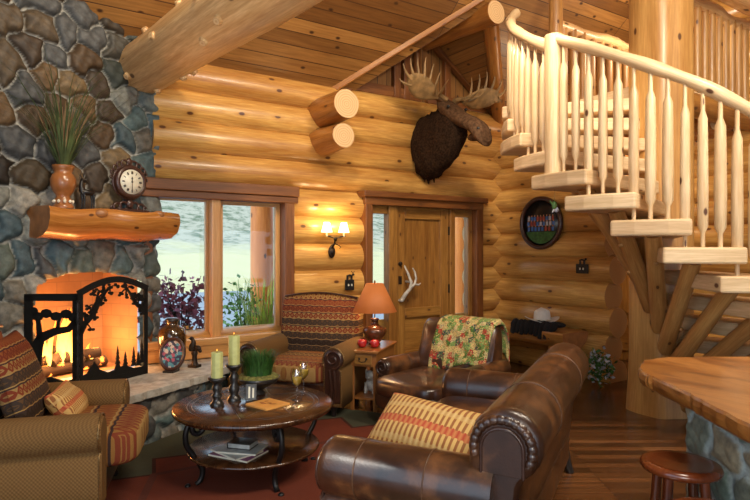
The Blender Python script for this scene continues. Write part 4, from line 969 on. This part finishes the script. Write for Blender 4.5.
def centre(m,L,f):
    top=lambda x:.74+.095*math.sin(PI*min(1,max(0,x/L)))
    arc=[(L*i/16,top(L*i/16)) for i in range(17)]
    strip(m,f,arc,.05); strip(m,f,[(.022,.0),(.022,.74)],.045); strip(m,f,[(L-.022,.0),(L-.022,.74)],.045); strip(m,f,[(0,.025),(L,.025)],.05)
    hills=[(0,.02),(0,.10),(.08,.12),(.15,.20),(.20,.13),(.28,.09),(.36,.10),(.45,.12),(.55,.075),(.64,.07),(L,.10),(L,.02)]; m.prism(hills,-.004,.004,xf=f)
    for x,h in((.38,.20),(.46,.15),(.55,.17),(.60,.13),(.64,.22)):
        for k in range(4): w_=.045*(1-k*.2); z=.06+h*(.2+.2*k); m.prism([(x-w_/1.3,z),(x+w_/1.3,z),(x,z+h*.36)],-.003,.003,xf=f)
    # branches from the top corners
    def branch(p,q,w0,n,sd):
        rn=random.Random(sd); p=Vector(p);q=Vector(q); pts=[p.lerp(q,i/6)+Vector((0,.015*math.sin(i*1.7))) for i in range(7)]; strip(m,f,[tuple(v) for v in pts],[w0*(1-i/8) for i in range(7)])
        for i in range(n):
            s=pts[rn.randint(1,6)]; e_=s+Vector((rn.uniform(-.07,.07),rn.uniform(-.06,.08))); strip(m,f,[tuple(s),tuple((s+e_)/2+Vector((0,.01))),tuple(e_)],[.014,.010,.006])
            for k in range(3): c_=e_+Vector((rn.uniform(-.02,.02),rn.uniform(-.015,.015))); m.prism([(c_.x+.017*math.cos(a*1.05),c_.y+.012*math.sin(a*1.05)) for a in range(6)],-.003,.003,xf=f)
    branch((.02,.44),(.30,.78),.055,14,1); branch((.14,.60),(.20,.76),.03,7,2); branch((L-.03,.52),(L*.62,.78),.05,13,3); branch((L-.02,.62),(L-.16,.70),.03,6,4)
def wing(m,L,f):
    strip(m,f,[(0,.705),(L,.715)],.055); strip(m,f,[(.035,0),(.035,.72)],.075); strip(m,f,[(L-.022,.0),(L-.022,.73)],.045); strip(m,f,[(0,.03),(L,.03)],.06)
    strip(m,f,[(.05,.10),(.09,.22),(.12,.34),(.16,.40),(.28,.45),(.40,.47),(L,.55)],[.20,.13,.10,.075,.06,.05,.05]); strip(m,f,[(.14,.38),(.13,.50),(.12,.56)],[.06,.04,.04])
    for c_ in((.12,.56),(.20,.585),(.29,.565),(.38,.585),(.45,.56),(.07,.60)): m.prism([(c_[0]+.055*math.cos(a*.785),c_[1]+.036*math.sin(a*.785)) for a in range(8)],-.004,.004,xf=f)
    strip(m,f,[(.30,.46),(.31,.52),(.33,.58)],[.03,.025,.03])
    m.prism([(0,.02),(0,.09),(.12,.07),(.25,.10),(.38,.07),(L,.11),(L,.02)],-.004,.004,xf=f)
panel('centre_panel',J1,J2,centre); panel('side_panel',J0,J1,wing)
m=MB(); m.tube([(0,0,.03+.02*i) for i in range(34)],[.012 if i%4 else .007 for i in range(34)],8)
m.build('hinge','black',fs)
# firewood and flames
m=MB(); m.log(FP(-.98,-.15,.50),FP(-.30,-.18,.50),.05,10,0,0,.15)
for i,(s0,n0,h0,s1,n1,h1,r_) in enumerate(((-.98,-.12,.48,-.36,-.2,.48,.05),(-.95,-.26,.48,-.40,-.28,.50,.05),(-1.0,-.20,.56,-.45,-.12,.58,.045),(-.88,-.10,.54,-.62,-.30,.66,.038),(-.62,-.08,.53,-.80,-.30,.64,.035))):
    mm=MB(); mm.log(FP(s0,n0,h0)-FP(-.65,-.2,.43),FP(s1,n1,h1)-FP(-.65,-.2,.43),r_,10,0,0,.2); q=mm.build('firewood_log','ember'); q.location=FP(-.65,-.2,.43); tag(q,'charred glowing firewood log burning in the fireplace pile','firewood','burning logs in the fireplace')
rn=random.Random(12); fl=fpthing('fire','orange and yellow flames rising from the burning logs','fire',-.70,-.18,.52)
for i in range(15):
    m=MB(); x=rn.gauss(-.10,.16); y=rn.uniform(-.08,.08); h=max(.14,.46*math.exp(-((x+.08)/.26)**2)*rn.uniform(.6,1.15)); r_=rn.uniform(.035,.07); ph=rn.uniform(0,6)
    m.tube([(x+.035*math.sin(ph+t*4)*t,y+.02*math.sin(ph*2+t*3),h*t) for t in(0,.12,.3,.5,.7,.88,1)],[r_*.4,r_*.95,r_,r_*.75,r_*.45,r_*.2,.002],12,flat=.5,wob=.25); m.build('flame_tongue','flame',fl)
# hearth things
def hthing(name,label,cat,lat,z,psi=0,h=.425): return place(name,label,cat,lat,z,h,psi)
o=hthing('amber_vase','shiny dark amber lidded jar at the end of the hearth by the window','vase',-1.868,5.34)
m=MB(); m.lathe([(.07,0),(.075,.01),(.10,.08),(.122,.20),(.128,.28),(.115,.345),(.075,.375),(.052,.385),(.05,.41),(.062,.425)],seg=32); m.build('jar_body','amber',o)
m=MB(); m.lathe([(.06,.425),(.062,.437),(.04,.452),(.0,.456)],seg=24,cap=False); m.build('lid','blackwood',o)
o=hthing('oval_picture_frame','small oval framed picture propped on the hearth before the amber jar','picture frame',-1.80,5.11,8)
m=MB(); rg=[]
for rr_,yy in((1,.0),(1,-.018),(.93,-.026),(.80,-.018),(.80,-.0)): rg.append([(.122*rr_*math.cos(2*PI*j/36),yy,.155+.150*rr_*math.sin(2*PI*j/36)) for j in range(36)])
m.rings(rg,(False,False),closed=True); fr=m.build('oval_rim','clockwood',o); fr.rotation_euler=(R(-14),0,0)
m=MB(); m.prism([(.105*math.cos(2*PI*j/36),.155+.128*math.sin(2*PI*j/36)) for j in range(36)],.0,.008,xf=lambda x,y,z:Vector((x,-z,y))); q=m.build('picture','pic',o); q.rotation_euler=(R(-14),0,0)
m=MB(); m.box((0,.05,.055),(.09,.015,.12),rx=R(22)); m.box((0,.0,.008),(.10,.10,.016)); m.build('easel','blackwood',o)
o=hthing('bird_statuette','small dark bronze statuette of a bird on a post, on hearth end','statuette',-1.655,5.32,20)
m=MB(); m.box((0,0,.012),(.09,.08,.024)); m.lathe([(.035,.024),(.026,.05),(.022,.10),(.03,.13),(.024,.15)],seg=12); m.tube([(-.03,0,.15),(-.02,0,.19),(-.01,0,.23),(-.02,0,.255)],[.03,.034,.022,.015],10); m.ell((-.03,0,.262),(.022,.018,.018),10,6); m.tube([(-.05,0,.262),(-.07,0,.258)],[.007,.002],6); m.ell((.035,0,.175),(.04,.02,.028),10,6); m.ell((.06,0,.155),(.02,.012,.02),8,5); m.build('figure','bronze',o)
# ---------------------------------------------------------------- on the walls
o=thing('wall_sconce','twin-arm bronze wall sconce with two lit cream shades beside the door','sconce',(3.18,5.70,1.5),0)
m=MB(); m.ell((0,-.02,-.02),(.045,.02,.07),14,8); m.ell((0,-.03,-.02),(.028,.02,.035),10,6); m.tube([(0,-.03,.03),(0,-.08,.07),(0,-.1,.13)],[.012,.010,.012],8)
for sx in(-1,1): m.tube([(0,-.09,.07),(sx*.05,-.1,.05),(sx*.07,-.1,.03),(sx*.05,-.1,.015)],[.008,.006,.005,.003],6)
m.tube([(-.11,-.1,.155),(-.05,-.1,.14),(0,-.1,.13),(.05,-.1,.14),(.11,-.1,.155)],.007,8); m.tube([(-.12,-.1,.155),(.13,-.1,.155)],.005,6); m.ell((0,-.1,.12),(.022,.018,.028),10,6); m.build('bracket','bronze',o)
for sx in(-1,1):
    m=MB(); m.tube([(sx*.108,-.1,.15),(sx*.108,-.1,.21)],.010,8); m.build('candle_sleeve','cream',o)
    m=MB(); m.lathe([(.062,.195),(.032,.305)],(sx*.108,-.1,0),24,cap=False); m.build('shade','shadew',o,solid=.002)
    l=bpy.data.lights.new('sconce_bulb','POINT'); l.energy=3.2; l.color=(1,.72,.38); l.shadow_soft_size=.03; lo=bpy.data.objects.new('sconce_bulb',l); COL.objects.link(lo); lo.location=(3.18+sx*.108,5.58,1.85)
def switch(label,loc,rz,w_,h_,bear):
    o=thing('light_switch',label,'light switch',loc,rz); m=MB(); m.box((0,-.006,0),(w_,.012,h_)); m.build('cover_plate','black',o,bevel=.004)
    m=MB()
    for x in(-.022,.022): m.box((x,-.018,0),(.010,.014,.024)); 
    m.build('toggle','cream',o)
    m=MB(); z=h_/2
    m.tube([(-.035,-.006,z+.045),(0,-.006,z+.052),(.035,-.006,z+.045)],[.014,.022,.016],8,flat=.5); m.ell((.048,-.006,z+.058),(.018,.008,.013),8,6)
    for x in(-.034,-.02,.02,.034): m.tube([(x,-.006,z+.04),(x,-.006,z-.002)],.006,6)
    if not bear:
        m.tube([(.045,-.006,z+.07),(.065,-.006,z+.095)],.004,5); m.tube([(.045,-.006,z+.07),(.025,-.006,z+.098)],.004,5)
    m.build('animal_silhouette','black',o)
switch('black switch plate topped by a moose silhouette under the sconce',(3.42,5.70,1.10),0,.12,.12,False)
switch('black triple switch plate topped by a bear silhouette beneath the staircase',(5.785,4.33,1.28),R(-90),.17,.11,True)
# round framed team picture
o=thing('round_team_picture','round dark-framed team photograph on the log wall under the staircase','picture',(5.785,4.94,1.84),R(-90))
m=MB(); rg=[]
for rr_,yy in((.335,0),(.335,-.03),(.315,-.045),(.285,-.035),(.28,-.0)): rg.append([(rr_*math.cos(2*PI*j/56),yy,rr_*math.sin(2*PI*j/56)) for j in range(56)])
m.rings(rg,(False,False),closed=True); m.build('round_frame','clockwood',o)
m=MB(); m.lathe([(0,0),(.285,0),(.285,.012),(0,.012)],seg=56,cap=False); q=m.build('picture_backing','deer',o); q.rotation_euler=(R(90),0,0)
m=MB(); q=[(.262*math.cos(R(a)),.262*math.sin(R(a))) for a in range(205,336,10)]; m.prism(q,.012,.0135,xf=lambda x,y,z:Vector((x,-z,y))); m.build('printed_lawn','grass',o)
M['blue']=plain('blue_print',(.04,.14,.42),.4); M['skin']=plain('skin_print',(.42,.20,.10),.4); M['wht']=plain('white_print',(.42,.44,.50),.4); M['redp']=plain('red_print',(.34,.05,.03),.4)
m=MB(); rn=random.Random(9)
for row,(zz,n,w_) in enumerate(((.075,9,.19),(.01,9,.20),(-.055,8,.19))):
    for i in range(n):
        x=-w_+2*w_*i/(n-1); mi=rn.choice([0,0,0,2,3] if row else [3,3,0,2]); m.box((x,-.0135,zz-.02),(.034,.001,.05),mi=mi); m.box((x,-.0138,zz+.017),(.016,.001,.02),mi=1)
m.build('printed_team',['blue','skin','wht','redp'],o)
# hanging bird ornament
p=SP(209.5,1.38,1.99); o=thing('hanging_ornament','little green and white ornament hanging on a string from a stair tread','ornament',(p.x,p.y,1.84))
m=MB(); m.tube([(0,0,.04),(0,0,.155)],.0022,5); m.build('string','beige',o)
m=MB(); m.ell((-.005,0,.025),(.025,.02,.035),10,7); m.tube([(-.02,0,.03),(-.06,0,.06)],[.012,.003],6); m.build('green_body','greenfig',o)
m=MB(); m.ell((.02,0,-.01),(.022,.018,.022),10,7); m.tube([(0,0,0),(-.03,0,-.035)],[.012,.004],6); m.build('pale_body','wht',o)
# moose
o=thing('mounted_moose_head','dark brown mounted moose head with wide palmate antlers above the door','mounted moose head',(4.56,5.72,2.78),0)
def section(c,rx,rz,tilt,n=28,jit=0,sd=0):
    ring=[]
    for j in range(n):
        a=2*PI*j/n; x=rx*math.cos(a); z=rz*math.sin(a); k=1+jit*noise.noise(Vector((math.cos(a)*3+sd,math.sin(a)*3,c[1]*14+sd)))
        ring.append((c[0]+x*k,c[1]+z*k*math.sin(tilt),c[2]+z*k*math.cos(tilt)))
    return ring
def loft(m,S,jit=0,sub_=3,sd=0,mi=None):
    rg=[]
    for i in range(len(S)-1):
        for k in range(sub_): 
            f=k/sub_; f2=f*f*(3-2*f)*.5+f*.5; a,b=S[i],S[i+1]; rg.append(section([a[0][q]*(1-f)+b[0][q]*f for q in range(3)],a[1]*(1-f2)+b[1]*f2,a[2]*(1-f2)+b[2]*f2,a[3]*(1-f)+b[3]*f,jit=jit,sd=sd))
    e=S[-1]; rg.append(section(e[0],e[1],e[2],e[3],jit=jit,sd=sd)); m.rings(rg,mi=mi,capsmooth=True)
m=MB(); loft(m,[((0,0,0),.25,.39,0),((0,-.08,-.01),.265,.40,0),((0,-.2,.02),.25,.37,.15),((0,-.34,.10),.225,.33,.4),((0,-.46,.20),.19,.28,.6),((0,-.54,.28),.15,.19,.8),((0,-.53,.38),.10,.10,.9)],.16,4)
for i in range(170):
    a=rnd.uniform(0,6.28); y=rnd.uniform(-.02,-.36); k=1-abs(y)*1.1; x=.225*k*math.cos(a); z=.37*k*math.sin(a)+(-.01+abs(y)*.35); m.tube([(x*.96,y,z*.96),(x*1.10,y-.015,z*1.05-.03),(x*1.12,y-.02,z*1.05-.095)],[.024,.018,.002],5)
m.build('neck','moosefur',o)
m=MB(); loft(m,[((0,-.34,.41),.10,.12,.5),((0,-.42,.39),.155,.20,.5),((0,-.54,.33),.16,.215,.55),((0,-.66,.26),.14,.20,.6),((0,-.76,.19),.125,.185,.6),((0,-.86,.12),.115,.175,.5),((0,-.94,.06),.13,.19,.4),((0,-1.01,.02),.125,.165,.3),((0,-1.06,.0),.08,.09,.2)],.03,4,3)
m.ell((0,-.88,.00),(.065,.11,.05),12,8)
m.build('head','moosehead',o)
m=MB(); loft(m,[((0,-.52,.24),.03,.05,0),((0,-.54,.14),.045,.04,1.4),((0,-.55,.05),.035,.03,1.4),((0,-.55,-.03),.012,.012,1.4)],.2,3); m.build('dewlap','moosefur',o)
for sx in(-1,1):
    m=MB(); m.tube([(sx*.09,-.43,.47),(sx*.17,-.40,.52),(sx*.27,-.38,.53)],[.028,.05,.006],10,flat=.45); m.build('ear','moosehead',o)
    m=MB(); m.ell((sx*.138,-.575,.385),(.016,.024,.022),10,7); m.build('eye','deer',o); m=MB(); m.ell((sx*.085,-1.02,.06),(.02,.018,.016),8,6); m.build('nostril','deer',o)
    m=MB(); m.tube([(sx*.06,-.46,.50),(sx*.16,-.45,.54),(sx*.26,-.44,.55)],[.032,.028,.030],10)
    q_=.80 if sx<0 else 1.0
    S=[(.22,-.44,.53,.035),(.30,-.44,.55,.075),(.42,-.43,.58,.125),(.56,-.43,.61,.14),(.70,-.45,.63,.11),(.80,-.47,.65,.04)]
    rg=[[(sx*q_*x,y-w_*.55*math.cos(2*PI*j/16)+.014*math.sin(2*PI*j/16),z+w_*.85*math.cos(2*PI*j/16)+.020*math.sin(2*PI*j/16)) for j in range(16)] for x,y,z,w_ in S]
    m.rings(rg)
    for (x,y,z,dx,dy,dz,L) in((.80,-.49,.67,.7,-.1,.6,.14),(.74,-.50,.72,.5,-.2,.8,.13),(.64,-.50,.74,.3,-.2,.9,.13),(.53,-.50,.74,.1,-.2,.95,.14),(.42,-.49,.69,-.05,-.3,.9,.14),(.31,-.47,.62,-.15,-.4,.9,.15),(.78,-.44,.60,.8,.1,.1,.12),(.24,-.48,.54,.25,-.9,.30,.24),(.30,-.46,.54,.55,-.8,.25,.20)):
        d=Vector((sx*dx,dy,dz)).normalized(); p=Vector((sx*q_*x,y,z)); p0=p-d*.05; m.tube([p0,p+d*L*.35,p+d*L*.7+Vector((0,0,.015)),p+d*L+Vector((-sx*.015,0,.04))],[.019,.015,.010,.003],8)
    tag(m.build('antler','antler',o),None)
m=MB(); m.lathe([(0,0),(.20,0),(.22,.015),(.20,.03),(0,.03)],seg=30,cap=False); q=m.build('mounting_board','trim',o); q.rotation_euler=(R(90),0,0); q.scale=(1,1.6,1); q.location=(0,.03,0)
# bench, hat, wool, flowers
o=thing('log_bench','half-log bench against the log wall under the round picture','bench',(5.49,4.90,0),0)
m=MB(); rg=[]
for i in range(11):
    y=-.70+1.45*i/10; rg.append([(x*(1+.03*math.sin(i*1.3)),y,z) for x,z in [(.22,.57),(.225,.545)]+[(.225*math.cos(R(a)),.545+.17*math.sin(R(a))) for a in range(-12,-169,-14)]+[(-.225,.545),(-.22,.57),(0,.575)]])
m.rings(rg,mi=0,capmi=1,smooth=True); m.build('seat_slab',['log','mantel_end'],o,bevel=.006)
for y in(-.45,.5): m=MB(); m.log((0,y,0),(0,y,.42),.11,14,0,1,.06); m.build('leg',['log','end'],o)
Mh=Matrix.Translation((5.36,4.72,.575))@Matrix.Rotation(R(-40),4,'Z')
m=MB(); rn=random.Random(4); m.ell((0,0,.035),(.27,.13,.05),24,10)
for i in range(9):
    x=-.25+.06*i; m.tube([(x,-.05,.05),(x+.01,-.13-.0*i,.02),(x+.0,-.17,-.06-.05*rn.random())],[.05,.045,.02],8,wob=.4)
m.ell((.22,.02,.05),(.12,.07,.035),14,8); o=m.build('black_wool_throw','fur'); o.matrix_world=Matrix.Translation((5.40,4.66,.582))@Matrix.Rotation(R(-78),4,'Z'); tag(o,'black wool throw heaped on the half-log bench under the white hat','throw')
o=thing('cowboy_hat','white felt cowboy hat resting on the black wool throw','hat',(5.47,4.66,.665),R(-33))
m=MB(); rg=[]
for r_ in(.085,.11,.14,.165,.18):
    rg.append([(r_*1.12*math.cos(2*PI*j/40),r_*.92*math.sin(2*PI*j/40),.0+(.045*((r_-.085)/.095)**1.6)*abs(math.cos(2*PI*j/40))**2.0-.01*abs(math.sin(2*PI*j/40))) for j in range(40)])
m.rings(rg,(False,False)); m.build('brim','white',o,solid=.006)
m=MB(); rg=[]
for r_,z in((.092,0),(.090,.05),(.084,.10),(.074,.135),(.045,.15),(.01,.135)):
    rg.append([(r_*1.10*math.cos(2*PI*j/32),r_*.9*math.sin(2*PI*j/32)*(1-.12*(z/.15)),z-(.02 if z>.12 else 0)*abs(math.cos(2*PI*j/32))) for j in range(32)])
m.rings(rg,(False,True)); m.build('crown','white',o)
m=MB(); m.tube([(.094*1.1*math.cos(2*PI*j/32),.094*.9*math.sin(2*PI*j/32),.010) for j in range(33)],.007,6,cap=False); m.build('hat_band','cream',o)
c=W(2.46,6.36,.20); o=bush('white_flowering_plant','small white-flowered leafy plant on the floor beside the log wall end','plant',(c.x,c.y,.22),(.17,.17,.2),330,'grass',.055,'outgreen',8,'wht')
# ---------------------------------------------------------------- bar
P=[(1.25,2.62),(1.245,2.74),(1.30,2.86),(1.40,3.02),(1.56,3.10),(2.2,3.12),(3.4,3.14),(3.4,.7),(1.22,.7),(1.19,1.2),(1.20,1.7),(1.235,2.1),(1.25,2.35)]
wp=[tuple(W(a,b)[:2]) for a,b in P]
m=MB(); o3=jag(wp,.009,6); n=len(o3); cc=Vector((sum(p[0] for p in o3)/n,sum(p[1] for p in o3)/n)); rg=[]
for z,s_ in((.862,.975),(.872,.992),(.895,1.0),(.918,.996),(.93,.985)): rg.append([((p[0]-cc.x)*(s_+.006*noise.noise(Vector((p[0]*9,p[1]*9,z*40))))+cc.x,(p[1]-cc.y)*(s_+.006*noise.noise(Vector((p[0]*9,p[1]*9,z*40))))+cc.y,z) for p in o3])
bar=thing('bar_counter','stone-faced bar with thick live-edge burl wood top at lower right','bar',(cc.x,cc.y,0)); 
m.v=[]; m.M=Matrix.Translation((-cc.x,-cc.y,0)); m.rings(rg,smooth=False); m.build('counter_top','bar',bar,bevel=.004)
p1=W(1.47,2.72);p2=W(1.47,.75);p3=W(3.3,2.72); o_=Vector((-cc.x,-cc.y,0))
def palb(s,h,rs): return [(.16,.21,.17),(.36,.24,.11),(.18,.26,.23),(.12,.16,.13),(.32,.27,.18),(.21,.23,.18)][rs.randint(6)]
d1=(p2-p1).normalized(); nn=W(-1,0)-W(0,0); stoneface('stone_base',p1+o_,d1,nn,0,1.95,0,.87,.155,31,palb,None,.010,.018,bar,mw=.03,mort=(.42,.50,.50))
d2=(p3-p1).normalized(); nn=W(0,1)-W(0,0); stoneface('stone_base',p1+o_,d2,nn,0,1.8,0,.87,.26,33,palb,None,.03,.022,bar,mw=.03,mort=(.42,.50,.50))
def stool(label,lat,z,psi):
    t=place('bar_stool',label,'stool',lat,z,0,psi,'round bar stools')
    m=MB(); m.lathe([(0,.578),(.135,.578),(.152,.586),(.157,.600),(.150,.614),(.132,.620),(.11,.6165),(0,.612)],seg=44,cap=False); m.build('seat','stool',t)
    for a in(45,135,225,315):
        c_,s_=math.cos(R(a)),math.sin(R(a)); m=MB(); m.tube([(.095*c_,.095*s_,.585),(.12*c_,.12*s_,.3),(.15*c_,.15*s_,0)],[.02,.021,.017],12); m.build('leg','stool',t)
    m=MB()
    for a in(45,135,225,315):
        q=.128; m.tube([(q*math.cos(R(a)),q*math.sin(R(a)),.22),(q*math.cos(R(a+90)),q*math.sin(R(a+90)),.22)],.010,8)
    m.build('footrest','stool',t)
stool('polished cherry round bar stool in front of the stone base',1.275,2.42,10); stool('polished cherry round bar stool mostly cut off at the bottom edge',1.13,1.93,30)
# ---------------------------------------------------------------- camera, light
cd=bpy.data.cameras.new('camera'); cam=bpy.data.objects.new('camera',cd); COL.objects.link(cam); cam.location=(0,0,HC); cam.rotation_euler=(R(90),0,-A)
cd.sensor_width=36; cd.lens=FPX/750*36; cd.clip_start=.05; cd.clip_end=300; sc.camera=cam
w=bpy.data.worlds.new('world'); sc.world=w; w.use_nodes=True; bg=w.node_tree.nodes['Background']; bg.inputs[0].default_value=(.60,.79,1,1); bg.inputs[1].default_value=2.0
def lamp(name,typ,loc,power,col,size=.1,target=None,**k):
    l=bpy.data.lights.new(name,typ); l.energy=power; l.color=col
    o=bpy.data.objects.new(name,l); COL.objects.link(o); o.location=loc
    if typ=='AREA': l.size=size
    elif typ!='SUN': l.shadow_soft_size=size
    for a,b in k.items(): setattr(l,a,b)
    if target is not None: o.rotation_euler=(Vector(target)-Vector(loc)).to_track_quat('-Z','Y').to_euler()
    return o
lamp('sun','SUN',(-16,12,20),2.6,(1,.95,.85),target=(4,14,0),angle=.02)
WARM=(1,.80,.56); WARM2=(1,.86,.68)
lamp('unseen_spot','SPOT',(1.0,2.2,4.9),330,WARM,.12,(2.0,5.6,2.6),spot_size=R(75),spot_blend=.7)  # added spot without a fixture, brightens the logs by the window
lamp('unseen_spot','SPOT',(3.0,2.0,5.0),170,WARM,.12,(4.4,5.7,2.2),spot_size=R(70),spot_blend=.7)  # added spot without a fixture, brightens the door wall
lamp('overhead_fill','AREA',(1.6,.3,5.0),120,WARM2,1.4,(2.2,3.6,.5))  # added overhead fill for the seating area, no fixture modelled
lamp('overhead_fill','AREA',(3.6,.2,4.2),130,WARM2,.8,(5.0,3.2,2.0))  # added overhead fill aimed at the staircase, no fixture modelled
lamp('overhead_fill','POINT',(6.6,4.6,2.6),25,WARM,.1)  # added point fill hidden behind the right log wall
lamp('unseen_spot','SPOT',(3.0,3.0,4.3),290,WARM2,.12,(5.8,4.7,1.0),spot_size=R(60),spot_blend=.7)  # added spot without a fixture, brightens the wall with the round picture
lamp('camera_fill','AREA',(-.9,-1.4,1.7),70,(1,.88,.72),1.2,(1.2,4.6,2.9))  # added area fill behind the viewpoint, no fixture stands there
lamp('beam_fill_spot','SPOT',(.3,.8,.4),150,WARM2,.2,(.9,4.3,3.2),spot_size=R(42),spot_blend=.8)  # added spot with no fixture, brightens the big beam from below
lamp('loft_fill','POINT',(6.3,3.7,3.9),32,WARM2,.12)  # added point fill, brightens the ceiling beyond the stair
lamp('landing_fill','POINT',(6.5,5.0,2.2),12,WARM2,.10)  # added point fill with no fixture, brightens the area below the landing
sp=W(-.49,6.2,1.76)
lamp('fire_light','POINT',FP(-.85,-.02,.72),34,(1,.42,.12),.12)
lamp('fire_light','POINT',FP(-.45,-.12,.62),16,(1,.45,.14),.1)
vs=sc.view_settings; vs.view_transform='Standard'; vs.look='None'; vs.gamma=1; vs.use_curve_mapping=False; vs.exposure=0.08
sc.cycles.use_denoising=True; sc.cycles.max_bounces=7; sc.cycles.transparent_max_bounces=12
